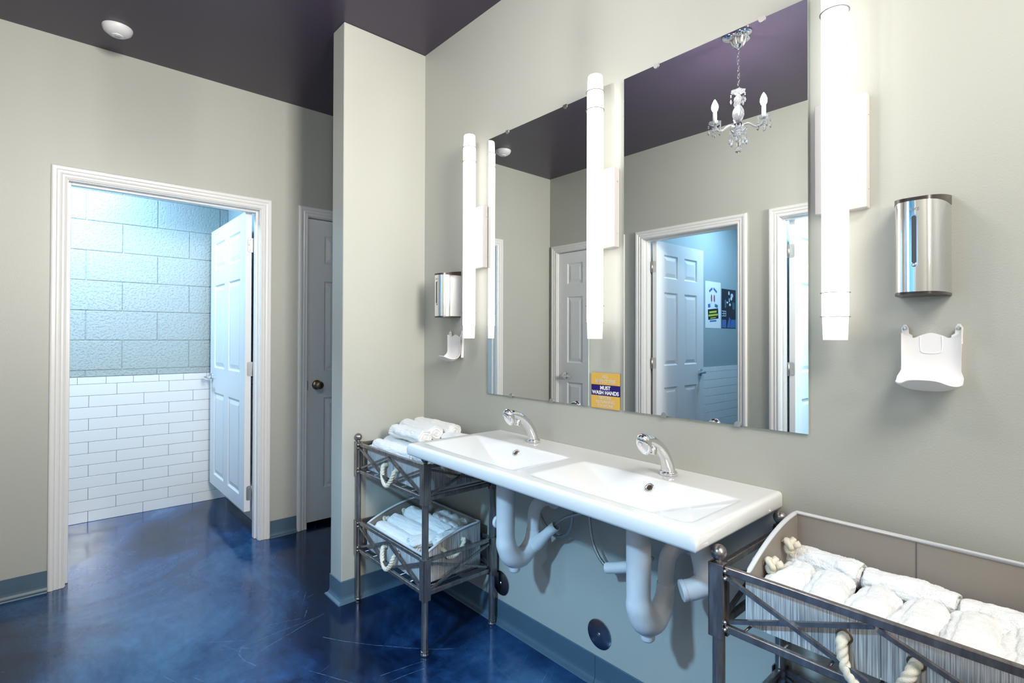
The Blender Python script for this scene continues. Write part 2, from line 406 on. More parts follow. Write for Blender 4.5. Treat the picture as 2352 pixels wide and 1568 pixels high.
# ------------------------------------------------------------------ doors
PROF = [(0, 0), (0, .010), (.007, .013), (.012, .0105), (.019, .0105), (.023, .015), (.030, .0125), (.038, .0135), (.043, .0185), (.055, .019), (.060, .0165), (.063, .011), (.063, 0)]
def casing(W, M, parent):
    for part in ('left', 'right', 'head'):
        bm = NB(); A = []; B = []
        for w_, t in PROF:
            if part == 'left': A.append((-w_, -t, 0.001)); B.append((-w_, -t, H+w_))
            elif part == 'right': A.append((W+w_, -t, 0.001)); B.append((W+w_, -t, H+w_))
            else: A.append((-w_, -t, H+w_)); B.append((W+w_, -t, H+w_))
        va = [bm.verts.new(M@Vector(p)) for p in A]; vb = [bm.verts.new(M@Vector(p)) for p in B]; n = len(va)
        for i in range(n): bm.faces.new((va[i], vb[i], vb[(i+1) % n], va[(i+1) % n]))
        bm.faces.new(va); bm.faces.new(list(reversed(vb)))
        struct('casing', bm, 'trim_white', parent)
def jamb(W, M, parent, stop=(.040, .082)):
    t = .12; bm = NB()
    for u0, u1 in ((-.018, 0.004), (W-.004, W+.018)): add_box(bm, (u0, .0005, 0.001), (u1, t-.0005, H+.0175))
    add_box(bm, (0.004, .0005, H-.004), (W-.004, t-.0005, H+.0175))
    s0, s1 = stop
    add_box(bm, (.004, s0, 0.001), (.016, s1, H-.004), .002, 1); add_box(bm, (W-.016, s0, 0.001), (W-.004, s1, H-.004), .002, 1)
    add_box(bm, (.016, s0, H-.016), (W-.016, s1, H-.004), .002, 1)
    bm.transform(M); struct('jamb', bm, 'trim_white', parent)
def leaf_bm(W, z0, z1, T=.035):
    """local x 0..W, y 0..T, six raised panels on both faces"""
    sx = .115*W/.76 if W < .8 else .115; mid = .108; pw = (W-2*sx-mid)/2
    xs = [0, sx, sx+pw, sx+pw+mid, W-sx, W]; zs = [z0, .243, .842, 1.020, 1.619, 1.735, 1.925, z1]
    bm = NB()
    for side in (0, 1):
        y = 0 if side == 0 else T; s = 1 if side == 0 else -1
        for i in range(5):
            for j in range(7):
                x0, x1, a, b = xs[i], xs[i+1], zs[j], zs[j+1]
                if i in (1, 3) and j in (1, 3, 5):
                    prev = None
                    for off, dep in ((0, 0), (.010, .009), (.016, .009), (.042, .0025), (.044, .0025)):
                        r = [bm.verts.new((x0+off, y+s*dep, a+off)), bm.verts.new((x1-off, y+s*dep, a+off)), bm.verts.new((x1-off, y+s*dep, b-off)), bm.verts.new((x0+off, y+s*dep, b-off))]
                        if prev:
                            for k in range(4): bm.faces.new((prev[k], prev[(k+1) % 4], r[(k+1) % 4], r[k]))
                        prev = r
                    bm.faces.new(prev)
                else:
                    bm.faces.new([bm.verts.new(p) for p in ((x0, y, a), (x1, y, a), (x1, y, b), (x0, y, b))])
    for (xa, za, xb, zb) in ((0, z0, W, z0), (W, z0, W, z1), (W, z1, 0, z1), (0, z1, 0, z0)):
        bm.faces.new([bm.verts.new(p) for p in ((xa, 0, za), (xb, 0, zb), (xb, T, zb), (xa, T, za))])
    bmesh.ops.remove_doubles(bm, verts=bm.verts, dist=1e-5)
    return bm
def rounded_plate(bm, w_, h, t, r, M):
    pts = []
    for cx, cz, a0 in ((w_/2-r, h/2-r, 0), (-w_/2, h/2, None), (-w_/2, -h/2, None), (w_/2-r, -h/2+r, -PI/2)):
        if a0 is None: pts.append((cx, cz))
        else: pts += [(cx+r*math.cos(a0+k*PI/10), cz+r*math.sin(a0+k*PI/10)) for k in range(6)]
    add_prism(bm, pts, t, M)
def door(name, W, M, loc, zb, kind):
    """kind: open / closed ; local frame: u 0..W, v depth, z.  Open leaves hang on hinges at the end named by hinge"""
    root = structE(name, loc)
    casing(W, M, root); jamb(W, M, root)
    return root
def hinges(bmM, parent, zc, sx):
    """on the hinge edge of an open leaf; local x along edge normal ..."""
    for z in zc:
        bm = NB()
        rounded_plate(bm, .030, .089, .0018, .010, bmM @ Matrix.Translation((.0165, 0, z)))
        add_tube(bm, [bmM@Vector((-.004, -.002, z-.0445)), bmM@Vector((-.004, -.002, z+.0445))], .0065, 12)
        for dz, dx in ((.032, .018), (0, .024), (-.032, .018)):
            add_lathe(bm, [(.0035, 0), (.0035, .0006), (.0012, .0002)], bmM@Vector((dx, 0, z+dz)), bmM.to_3x3()@Vector((0, -1, 0)), 10)
        struct('hinge', bm, 'satin_metal', parent)
def lever(parent, M, mirror=1):
    """local x along lever, y out of the face"""
    for s, off in ((-1, 0), (1, .035)):
        bm = NB()
        add_lathe(bm, [(.031, 0), (.031, .008), (.027, .012), (.012, .014), (.011, .040)], M@Vector((0, off, 0)), M.to_3x3()@Vector((0, s, 0)), 24)
        p = [(0, off+s*.046, 0), (.02*mirror, off+s*.048, 0), (.07*mirror, off+s*.046, -.002), (.105*mirror, off+s*.044, -.003)]
        add_tube(bm, [M@Vector(q) for q in p], [.012, .011, .009, .0075], 12, 5)
        struct('lever_handle', bm, 'chrome', parent, smooth=True, angle=40)

# door_1: open leaf into the first stall
d1 = structE('door_1', (0, -.964, 0)); M1 = ML @ Matrix.Translation((-1.420, 0, 0))
casing(.912, M1, d1); jamb(.912, M1, d1)
# leaf: local x from hinge to free end -> world -x ; local y=0 face toward -y
Ml = Matrix(((-1, 0, 0, -.100), (0, 1, 0, -.566), (0, 0, 1, 0), (0, 0, 0, 1))) @ Matrix.Rotation(math.radians(0), 4, 'Z')
bm = leaf_bm(.89, .160, 2.028); bm.transform(Ml); lf = struct('leaf', bm, 'door_white', d1)
Mh = Matrix(((0, -1, 0, -.0975), (-1, 0, 0, -.522), (0, 0, 1, 0), (0, 0, 0, 1)))   # plate on the leaf's hinge edge: local x -> -y, outward -y -> +x
hinges(Mh, lf, (1.82, 1.045, .272), 1)
lever(lf, Ml @ Matrix.Translation((.835, 0, .945)), -1)
# door_2: closed closet door behind the pillar
d2 = structE('door_2', (0, .163, 0)); M2 = ML @ Matrix.Translation((-.218, 0, 0))
casing(.762, M2, d2); jamb(.762, M2, d2, (.058, .075))
bm = leaf_bm(.748, .032, 2.024); bm.transform(M2 @ Matrix.Translation((.007, .018, 0))); lf = struct('leaf', bm, 'door_white', d2)
bm = NB(); add_lathe(bm, [(.032, 0), (.032, .004), (.024, .010), (.012, .014), (.011, .030), (.020, .036), (.026, .046), (.026, .056), (.020, .063), (.0, .064)], (-.018, -.146, .93), (1, 0, 0), 28); kn = struct('door_knob', bm, 'bronze', lf)
bm = NB(); add_lathe(bm, [(.009, 0), (.009, .004), (.004, .005)], (.0455, -.146, .93), (1, 0, 0), 16); struct('keyhole', bm, 'dark_plastic', lf)
bm = NB(); add_box(bm, (-.006, -.2135, .90), (-.003, -.2100, .96)); struct('latch', bm, 'dark_plastic', d2)
# door_3: closed door opposite
d3 = structE('door_3', (.473, WD, 0)); M3 = MF @ Matrix.Translation((.093, 0, 0))
casing(.690, M3, d3); jamb(.690, M3, d3, (.057, .075))
bm = leaf_bm(.680, .012, 2.024); bm.transform(M3 @ Matrix.Translation((.005, .020, 0))); lf = struct('leaf', bm, 'door_white', d3)
M3h = M3 @ Matrix.Translation((.070, .060, .945)); M3h = Matrix.Translation((.168+.015, WD-.020, .90)) @ Matrix(((1, 0, 0, 0), (0, -1, 0, 0), (0, 0, 1, 0), (0, 0, 0, 1)))
lever(lf, M3h, 1)
# door_4, door_5: open leaves into the stalls on the front side
def open_front(name, u0, zb, hx):
    d = structE(name, (u0+.38, WD, 0)); M = MF @ Matrix.Translation((u0, 0, 0))
    casing(.760, M, d); jamb(.760, M, d)
    # leaf along -y, thickness in x from hx (face toward +x) back to hx-.035
    Mx = Matrix(((0, -1, 0, hx), (-1, 0, 0, WD-.100), (0, 0, 1, 0), (0, 0, 0, 1)))
    b = leaf_bm(.755, zb, 2.028); b.transform(Mx); l = struct('leaf', b, 'door_white', d)
    Mhx = Matrix(((1, 0, 0, hx-.0395+.004), (0, -1, 0, WD-.0985), (0, 0, 1, 0), (0, 0, 0, 1)))
    hinges(Mhx, l, (1.82, 1.045, .272), 1)
    lever(l, Mx @ Matrix.Translation((.695, 0, .945)), -1)
    return d
open_front('door_4', 1.018, .16, 1.078)
open_front('door_5', 2.048, .16, 2.106)

# ------------------------------------------------------------------ block wall and tiles
wb = struct('wall_stall_back', add_box(NB(), (-1.20, -2.05, 0), (-1.0895, -.33, ZC)), 'painted_block')
def block_mesh():
    bm = NB(); add_box(bm, (-.012, -.1975, -.0975), (.0, .1975, .0975), .0035, 2)
    for v in bm.verts:
        if v.co.x > -.006: v.co += Vector((noise.noise(v.co*31)*.0012, 0, 0))
    me = bpy.data.meshes.new('block'); bm.to_mesh(me); bm.free(); me.materials.append(MT['painted_block']); return me
bmesh_block = block_mesh()
def place(me, name, parent, loc, sc=(1, 1, 1), rz=0):
    o = bpy.data.objects.new(name, me); C.objects.link(o); o.parent = parent; o.location = Vector(loc)-WL[parent.name]
    o.scale = sc; o.rotation_euler = (0, 0, rz); return o
crs = [(.9745, 1.017, 1)]+[(1.017+.2025*i, 1.017+.2025*(i+1), i % 2) for i in range(8)]+[(2.637, ZC, 0)]
for z0, z1, par in crs:
    j0 = -1.095 if par == 0 else -1.2945
    ys = sorted([j0+.4045*k for k in range(-4, 5)]); ys = [-1.95]+[y for y in ys if -1.93 < y < -.45]+[-.43]
    for a, b in zip(ys, ys[1:]):
        w_ = b-a-.0035; h_ = z1-z0-.0035
        place(bmesh_block, 'block', wb, (-1.085+random.uniform(-.0010, .0010), (a+b)/2, (z0+z1)/2), (1, w_/.395, h_/.195))
def tile_mesh():
    bm = NB(); add_box(bm, (0, -.1515, -.0377), (.008, .1515, .0377), .0016, 2)
    me = bpy.data.meshes.new('tile'); bm.to_mesh(me); bm.free(); me.materials.append(MT['tile_white']); return me
tile_me = tile_mesh()
def tiling(parent, face, a0, a1, o1, o2, ocap, axis, sgn):
    """rows of tiles; face = wall coordinate, along axis from a0 to a1"""
    def put(a, b, z0, z1):
        if b-a < .006: return
        sc = ((1), (b-a-.0022)/.303, (z1-z0-.0022)/.0754)
        if axis == 'y': place(tile_me, 'tile', parent, (face, (a+b)/2, (z0+z1)/2), sc, 0 if sgn > 0 else PI)
        else: place(tile_me, 'tile', parent, ((a+b)/2, face, (z0+z1)/2), sc, PI/2 if sgn > 0 else -PI/2)
    def row(o, per, z0, z1):
        js = [a0]+sorted(y for y in (o+per*k for k in range(-20, 21)) if a0+.004 < y < a1-.004)+[a1]
        for a, b in zip(js, js[1:]): put(a, b, z0, z1)
    row(ocap, .1527, .9245, .972)
    for r in range(12):
        z1 = .9245-.07745*r; z0 = max(.0, z1-.07745)
        row(o1 if r % 2 == 0 else o2, .3065, z0, z1)
add = NB(); add_box(add, (-1.0895, -1.95, 0), (-1.0870, -.43, .974)); struct('trim_1', add, 'grout')
tiling(wb, -1.0905, -1.95, -.438, -1.122, -1.274, -1.335, 'y', 1)
ws = struct('wall_stall_side', add_box(NB(), (-1.093, -.430, 0), (-.12, -.33, ZC)), 'stall_paint')
struct('trim_2', add_box(NB(), (-1.085, -.433, 0), (-.12, -.430, .974)), 'grout')
tiling(ws, -.431, -1.082, -.13, -.80, -.65, -.72, 'x', -1)
wm = struct('wall_stall_posters', add_box(NB(), (.88, -4.2, 0), (.95, -2.2, ZC)), 'stall_paint')
struct('trim_3', add_box(NB(), (.95, -4.2, 0), (.953, -2.2, .974)), 'grout')
tiling(wm, .951, -4.15, -2.21, -3.455, -3.30, -3.40, 'y', 1)
wn = struct('wall_stall_partition', add_box(NB(), (1.9725, -3.8, 0), (1.976, -2.2, ZC)), 'stall_paint')
tiling(wn, 1.976, -2.7, -2.21, -2.45, -2.30, -2.40, 'y', 1)

# ------------------------------------------------------------------ sink
def zt(x): return .8425-.0100*(x-1.66)
def depth(x, y):
    d = 0
    for xl, xr in ((1.700, 2.222), (2.275, 2.800)):
        yb, yf = -.152, -.418
        if xl < x < xr and yf < y < yb:
            vals = [(x-xl)*.32, (xr-x)*.34, (yb-y)*1.05, (y-yf)*.55, .086]
            k = 210; s = sum(math.exp(-k*v) for v in vals); q = -math.log(s)/k
            d = max(0, q)
    return d
def sink():
    root = thing('double_sink', 'long white porcelain wall-hung trough sink with two shallow basins', 'sink', (2.25, -.23, .72), None)
    x0, x1, y0, y1 = 1.660, 2.838, -.462, -.001; th = .046; r = .010
    bm = NB(); nx, ny = 236, 92
    xs = sorted(set([x0, x0+.0015, x0+.004, x0+r]+[x0+r+(x1-x0-2*r)*i/nx for i in range(nx+1)]+[x1-.004, x1-.0015, x1])); ys = sorted(set([y0, y0+.0015, y0+.004, y0+r]+[y0+r+(y1-y0-r)*i/ny for i in range(ny+1)]))
    def edge(v, a, b, both=True):
        e = 0
        for d in ((v-a), (b-v) if both else 9):
            if d < r: e = max(e, r-math.sqrt(max(0, r*r-(r-d)**2)))
        return e
    g = [[bm.verts.new((x, y, zt(x)-depth(x, y)-edge(x, x0, x1)-edge(y, y0, 9, False))) for y in ys] for x in xs]
    for i in range(len(xs)-1):
        for j in range(len(ys)-1):
            f = bm.faces.new((g[i][j], g[i+1][j], g[i+1][j+1], g[i][j+1])); f.smooth = True
    # skirt
    loop = [g[i][0] for i in range(len(xs))]+[g[-1][j] for j in range(1, len(ys))]+[g[i][-1] for i in range(len(xs)-2, -1, -1)]+[g[0][j] for j in range(len(ys)-2, 0, -1)]
    prev = loop; n = len(loop)
    for inset, z in ((0, .009-th), (.003, .003-th), (.009, -th), (.022, -th), (.024, .012-th)):
        cur = []
        for v in loop:
            x = min(max(v.co.x, x0+inset), x1-inset); y = min(max(v.co.y, y0+inset), y1)
            cur.append(bm.verts.new((x, y, zt(v.co.x)+z)))
        for k in range(n):
            f = bm.faces.new((prev[k], cur[k], cur[(k+1) % n], prev[(k+1) % n])); f.smooth = True
        prev = cur
    obj('basin', bm, 'porcelain', root, angle=55)
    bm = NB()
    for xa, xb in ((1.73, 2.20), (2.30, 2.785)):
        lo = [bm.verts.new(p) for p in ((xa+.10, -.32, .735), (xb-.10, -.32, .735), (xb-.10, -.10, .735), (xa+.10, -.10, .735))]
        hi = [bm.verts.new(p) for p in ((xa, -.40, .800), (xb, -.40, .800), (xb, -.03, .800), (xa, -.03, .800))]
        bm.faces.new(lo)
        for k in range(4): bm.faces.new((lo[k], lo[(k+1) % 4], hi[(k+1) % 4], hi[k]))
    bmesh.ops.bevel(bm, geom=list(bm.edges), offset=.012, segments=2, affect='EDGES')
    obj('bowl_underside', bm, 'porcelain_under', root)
    for x in (1.9645, 2.5385):
        y = -.176; z = zt(x)-depth(x, y)+.001; nrm = Vector((0, -.75, .66)).normalized()
        bm = NB(); add_lathe(bm, [(.0085, -.004), (.0085, .002), (.0105, .004), (.0135, .003), (.0145, 0), (.0145, -.004)], (x, y, z), nrm, 28, cap=False); o = obj('overflow_ring', bm, 'chrome', root, smooth=True)
        bm = NB(); add_lathe(bm, [(.0086, .0), (.0086, .0006)], (x, y, z), nrm, 20); obj('overflow_hole', bm, 'bronze', root)
    return root
sink()

def faucet(loc, label):
    root = thing('faucet', label, 'faucet', loc, 'chrome faucets on the sink')
    x, y, z = loc
    bm = NB(); add_lathe(bm, [(.0255, 0), (.0265, .002), (.0265, .008), (.0245, .011), (.018, .012)], loc, (0, 0, 1), 32); obj('base_ring', bm, 'chrome', root, smooth=True, angle=50)
    bm = NB()
    P = [(x, y, z+.008), (x, y-.008, z+.035), (x, y-.028, z+.068), (x, y-.060, z+.097), (x, y-.098, z+.115), (x, y-.122, z+.120)]
    add_tube(bm, P, [.021, .0195, .018, .0165, .0155, .0150], 28, 8)
    obj('spout', bm, 'chrome', root, smooth=True, angle=60)
    # sensor head: an oval disc facing forward and a little down
    bm = NB(); q = Matrix.Translation((x, y-.128, z+.108)) @ Matrix.Rotation(math.radians(28), 4, 'X') @ Matrix.Diagonal((1, 1, 1, 1))
    rings = []
    for s, d in ((.55, .016), (.85, .012), (1.0, .004), (1.0, -.004), (.92, -.010), (.70, -.014), (.30, -.0165)):
        ring = []
        for k in range(32):
            t = 2*PI*k/32; px = .0215*s*math.cos(t)*(1-.10*math.sin(-t)); pz = .034*s*math.sin(t)
            ring.append(bm.verts.new(q@Vector((px, d, pz))))
        rings.append(ring)
    for a, b in zip(rings, rings[1:]):
        for k in range(32): bm.faces.new((a[k], a[(k+1) % 32], b[(k+1) % 32], b[k]))
    bm.faces.new(rings[0]); bm.faces.new(rings[-1])
    obj('sensor_head', bm, 'chrome', root, smooth=True, angle=50)
    bm = NB(); add_lathe(bm, [(.0048, 0), (.0066, .0012), (.0078, 0)], q@Vector((0, -.0158, .012)), q.to_3x3()@Vector((0, -1, 0)), 18, cap=False); obj('sensor_eye', bm, 'satin_metal', root, smooth=True)
    bm = NB(); ax = Vector((0, -.35, -.94)); add_lathe(bm, [(.0100, -.012), (.0102, .006), (.0118, .007), (.0118, .022), (.0095, .0235)], (x, y-.078, z+.094), ax, 24); obj('aerator', bm, 'chrome', root, smooth=True, angle=40)
    return root
faucet((1.9465, -.068, zt(1.9465)+.0005), 'chrome sensor faucet on the far left basin, below the left mirror')
faucet((2.5445, -.085, zt(2.5445)+.0005), 'chrome sensor faucet on the near right basin, below the right mirror')

# ------------------------------------------------------------------ plumbing under the sink
def trap(x, y, label, cap_side):
    root = thing('drain_trap', label, 'pipe', (x, y, .40), 'insulated drain traps under the sink')
    bm = NB(); add_lathe(bm, [(.030, .750), (.030, .735), (.031, .73)][::-1], (x, y, 0), (0, 0, 1), 28); obj('tailpiece', bm, 'pvc_cover', root, smooth=True, angle=50)
    bm = NB(); add_lathe(bm, [(.0315, .7265), (.0315, .736)], (x, y, 0), (0, 0, 1), 28); obj('cover_gap', bm, 'gap_dark', root, smooth=True, angle=50)
    bm = NB()
    P = [(x, y, .727), (x, y, .66), (x, y, .58), (x, y, .525), (x, y+.004, .488), (x, y+.028, .444), (x, y+.072, .426), (x, y+.113, .442), (x, y+.136, .478), (x, y+.142, .515)]
    add_tube(bm, P, [.0345, .0345, .0340, .0335, .0370, .0385, .036, .032, .028, .0265], 28, 5)
    obj('trap_cover', bm, 'pvc_cover', root, smooth=True, angle=60)
    bm = NB(); add_lathe(bm, [(.0, -.032), (.016, -.031), (.0205, -.026), (.0215, 0), (.0215, .03)], (x, y+.045, .412), (0, 0, 1), 24); obj('cleanout_cap', bm, 'pvc_cover', root, smooth=True, angle=60)
    bm = NB(); add_tube(bm, [(x, y+.142, .510), (x, y+.143, .545), (x+.002, y+.150, .590), (x+.012, y+.172, .618), (x+.022, y+.200, .622), (x+.028, -.012, .618)], [.0235, .024, .0245, .025, .025, .026], 26, 6)
    obj('wall_arm', bm, 'pvc_cover', root, smooth=True, angle=60)
    bm = NB(); add_lathe(bm, [(.034, 0), (.037, .002), (.037, .014), (.030, .018)], (x+.028, -.001, .618), (0, -1, 0), 28); obj('wall_collar', bm, 'pvc_cover', root, smooth=True, angle=50)
    if cap_side:
        bm = NB(); add_lathe(bm, [(.022, 0), (.022, .010), (.020, .013)], (x-.034, y-.005, .565), (-1, -.2, 0), 24); obj('side_cap', bm, 'pvc_cover', root, smooth=True, angle=50)
    return root
trap(1.973, -.235, 'white insulated drain trap under the left basin, beside the rack leg', True)
trap(2.548, -.245, 'white insulated drain trap under the right basin, hanging lowest', False)
def valve(name, label, pts, rads, cap, open_end=False):
    root = thing(name, label, 'pipe cover', pts[0])
    bm = NB(); add_tube(bm, pts, rads, 24, 6, caps=not open_end)
    if open_end:
        ax = (Vector(pts[1])-Vector(pts[0])).normalized()
        add_lathe(bm, [(rads[0], 0), (rads[0]*.82, .0005), (rads[0]*.80, .03), (.0, .031)], pts[0], ax, 24, cap=False)
    obj('cover', bm, 'pvc_cover', root, smooth=True, angle=60)
    if cap:
        ax = (Vector(pts[-1])-Vector(pts[-2])).normalized()
        bm = NB(); r = rads[-1]; add_lathe(bm, [(r*.97, -.004), (r*.97, .0), (r*1.05, .001), (r*1.05, .011), (r*.98, .013)], pts[-1], ax, 28); obj('end_cap', bm, 'pvc_cover', root, smooth=True, angle=40)
    return root
valve('valve_cover', 'slanting white valve cover with steel hose entering its open top', [(2.075, -.075, .550), (2.040, -.085, .515), (2.000, -.100, .470), (1.962, -.118, .430), (1.938, -.135, .412)], [.0185, .0185, .025, .026, .027], True, True)
valve('valve_cover', 'white tee-shaped valve cover under the right end of the sink, round cap facing out', [(2.632, -.085, .735), (2.634, -.085, .665), (2.664, -.090, .605), (2.674, -.105, .565), (2.657, -.130, .546), (2.638, -.150, .540)], [.026, .026, .034, .036, .029, .028], True)
valve('valve_cover', 'short white horizontal valve cover left of the right drain trap', [(2.302, -.070, .468), (2.340, -.062, .479), (2.405, -.045, .500)], [.018, .0185, .0185], False)
def hose(label, pts):
    bm = NB(); add_tube(bm, pts, .0055, 10, 10)
    return tag(obj('supply_hose', bm, 'braided_steel', smooth=True), label, 'hose', 'braided hoses under the sink')
hose('braided steel supply hose looping under the left basin from behind the drain trap', [(1.935, -.05, .80), (1.940, -.05, .66), (1.955, -.05, .585), (1.995, -.05, .525), (2.050, -.05, .498), (2.095, -.05, .515), (2.125, -.05, .555), (2.132, -.05, .62), (2.132, -.05, .80)])
hose('braided steel supply hose arching into the slanting valve cover', [(2.060, -.079, .532), (2.082, -.077, .560), (2.120, -.075, .590), (2.165, -.07, .612), (2.22, -.06, .640), (2.27, -.06, .70), (2.28, -.06, .80)])
hose('braided steel supply hose curving down to the short horizontal valve cover', [(2.215, -.05, .80), (2.210, -.05, .65), (2.214, -.05, .590), (2.232, -.055, .530), (2.262, -.06, .490), (2.304, -.07, .470)])
hose('short braided steel hose running down behind the right drain trap', [(2.375, -.05, .80), (2.378, -.05, .66), (2.385, -.05, .60), (2.41, -.05, .565), (2.47, -.05, .545)])
for x, lb in ((1.681, 'round steel cleanout cover on the wall beside the left rack'), (2.2185, 'round steel cleanout cover on the wall below the sink middle')):
    z = .184 if x > 2 else .178
    root = thing('cleanout_cover', lb, 'wall plate', (x, -.001, z-.05), 'round steel wall plates')
    bm = NB(); add_lathe(bm, [(.049, 0), (.0515, .001), (.0515, .003), (.049, .0042), (.0, .0042)], (x, -.001, z), (0, -1, 0), 48); obj('disc', bm, 'plate_steel', root, smooth=True, angle=30)
    bm = NB(); add_lathe(bm, [(.0065, 0), (.0065, .001), (.0045, .003), (0, .0032)], (x, -.005, z), (0, -1, 0), 20); obj('screw', bm, 'chrome', root, smooth=True, angle=30)

# ------------------------------------------------------------------ mirrors
def mirror(x0, x1, z0, z1, label):
    root = thing('wall_mirror', label, 'mirror', ((x0+x1)/2, -.004, z0), 'frameless wall mirrors')
    bm = NB(); add_box(bm, (x0, -.0075, z0), (x1, -.002, z1))
    o = obj('pane', bm, ['mirror_edge', 'mirror_glass'], root)
    for p in o.data.polygons:
        if p.normal.y < -.9: p.material_index = 1
    for z, s in ((z0, 1), (z1, -1)):
        for x in ((x0+.27*(x1-x0), x0+.68*(x1-x0)) if s > 0 else (x0+.22*(x1-x0), x0+.80*(x1-x0))):
            bm = NB(); r = .0095
            pts = [(-r, -.004), (r, -.004)]+[(r*math.cos(t*PI/10), .002+r*math.sin(t*PI/10)) for t in range(0, 11)]
            add_prism(bm, [(p[0], s*p[1]) for p in pts], .0022, Matrix.Translation((x, -.0102, z)))
            add_box(bm, (x-r, -.0085, z-s*.0035), (x+r, -.001, z-s*.0010)); obj('mirror_clip', bm, 'satin_metal', root)
    return root
mirror(1.5939, 2.1709, .9966, 2.1384, 'tall frameless mirror on the left, between two light tubes')
mirror(2.3267, 2.9049, .9963, 2.1395, 'tall frameless mirror on the right, reflecting the small chandelier')

# ------------------------------------------------------------------ sconces
def sconce(xc, label):
    root = thing('tube_sconce', label, 'wall light', (xc, -.065, 1.243), 'vertical tube wall lights')
    r = .0285; Y = -.065; Z = 1.243
    bm = NB(); add_lathe(bm, [(r, 1.300), (r, 2.103)], (xc, Y, 0), (0, 0, 1), 32); obj('light_tube', bm, 'lamp_acrylic', root, smooth=True, angle=40)
    for zz in ((1.243, 1.2985), (2.1045, 2.160)):
        bm = NB()
        pr = [(r*.90, zz[0]), (r*.97, zz[1])] if zz[0] < 1.5 else [(r*.97, zz[0]), (r*.90, zz[1]-.004), (r*.84, zz[1])]
        add_lathe(bm, pr, (xc, Y, 0), (0, 0, 1), 32); obj('tube_end', bm, 'lamp_acrylic_end', root, smooth=True, angle=40)
    for zz in (1.299, 1.357, 2.040, 2.1035):
        bm = NB(); add_lathe(bm, [(r+.0002, zz-.0006), (r+.0036, zz-.0006), (r+.0036, zz+.0006), (r+.0002, zz+.0006)], (xc, Y, 0), (0, 0, 1), 32, cap=False); obj('tube_ring', bm, 'ring_grey', root)
    bm = NB(); add_box(bm, (xc-.056, -.030, 1.562), (xc+.056, -.0005, 1.840), .0015, 1); pl = obj('backplate', bm, 'plate_white', root)
    for zz in (1.610, 1.790):
        bm = NB(); add_lathe(bm, [(.0025, 0), (.0025, .0012), (0, .002)], (xc+.056, -.012, zz), (1, 0, 0), 12); obj('screw', bm, 'chrome', pl)
    bm = NB(); add_box(bm, (xc-.012, Y+.022, 1.62), (xc+.012, -.029, 1.78)); obj('bracket', bm, 'plate_white', root)
    return root
s1 = sconce(1.528, 'farthest vertical light tube, beside the corner soap dispenser')
dup(s1, (2.2470, -.065, 1.243), 'middle vertical light tube, between the two mirrors')
dup(s1, (2.984, -.065, 1.243), 'nearest vertical light tube, right of the right mirror')

# ------------------------------------------------------------------ soap dispensers and trays
def dispenser(xc, label):
    root = thing('soap_dispenser', label, 'soap dispenser', (xc, -.05, 1.343), 'chrome soap dispensers')
    hw, dp = .0465, .108; z0, z1 = 1.3475, 1.543
    def sec(k, n=40, s=1.0):
        t = PI*k/n; c, q = math.cos(t), math.sin(t); e = .62
        return (xc-hw*s*abs(c)**e*(1 if c > 0 else -1), -(dp*s)*q**.72)
    n = 40
    def shell(z0, z1, s, slope=0, cap=True):
        bm = NB(); lo = [bm.verts.new((*sec(k, n, s), z0)) for k in range(n+1)]
        hi = [bm.verts.new((*sec(k, n, s), z1+slope*(1+sec(k, n, s)[1]/dp))) for k in range(n+1)]
        for k in range(n):
            f = bm.faces.new((lo[k], lo[k+1], hi[k+1], hi[k])); f.smooth = True
        bm.faces.new((lo[0], lo[-1], hi[-1], hi[0]))
        bm.faces.new(lo); bm.faces.new(hi); return bm
    obj('body', shell(z0, z1, 1.0), 'chrome', root, angle=50)
    obj('top_lid', shell(z1, z1+.007, 1.012, .014), 'dark_plastic', root, angle=50)
    obj('bottom_plate', shell(z0-.0055, z0, 1.006), 'dark_plastic', root, angle=50)
    def pill(w_, za, zb, y0, d):
        bm = NB(); pts = [(w_*math.cos(t*PI/8), zb+w_*math.sin(t*PI/8)) for t in range(0, 9)]+[(-w_*math.cos(t*PI/8), za-w_*math.sin(t*PI/8)) for t in range(0, 9)]
        add_prism(bm, pts, d, Matrix.Translation((xc, y0, 0))); return bm
    o = obj('window_rim', pill(.0062, 1.4045, 1.507, -dp-.0015, .004), 'chrome', root)
    obj('level_window', pill(.0042, 1.412, 1.506, -dp-.0022, .004), 'slot_grey', root)
    bm = NB(); add_lathe(bm, [(.0045, 0), (.0045, .0012), (.0030, .002), (0, .0018)], (xc, -dp-.0016, 1.4045), (0, -1, 0), 20); obj('indicator_light', bm, 'chrome', root, smooth=True, angle=40)
    t = text('AIKE', .0085, xc, -dp-.0012, 1.5235, 'logo_metal', root, 'brand_letters')
    return root
def text(s, size, x, y, z, m, parent, name, bold=0, ext=.0003, sx=1):
    cu = bpy.data.curves.new(name, 'FONT'); cu.body = s; cu.size = size; cu.align_x = 'CENTER'; cu.align_y = 'CENTER'; cu.extrude = ext; cu.offset = bold
    tmp = bpy.data.objects.new('tmp', cu); C.objects.link(tmp); dg = bpy.context.evaluated_depsgraph_get(); dg.update()
    me = bpy.data.meshes.new_from_object(tmp.evaluated_get(dg)); C.objects.unlink(tmp); bpy.data.objects.remove(tmp)
    me.transform(Matrix.Translation((x, y, z)) @ Matrix.Rotation(PI/2, 4, 'X') @ Matrix.Diagonal((sx, 1, 1, 1)))
    bm = NB(); bm.from_mesh(me); return obj(name, bm, m, parent)
dispenser(3.1455, 'chrome soap dispenser on the wall right of the nearest light tube')
dispenser(1.333, 'chrome soap dispenser by the room corner, left of the farthest light tube')

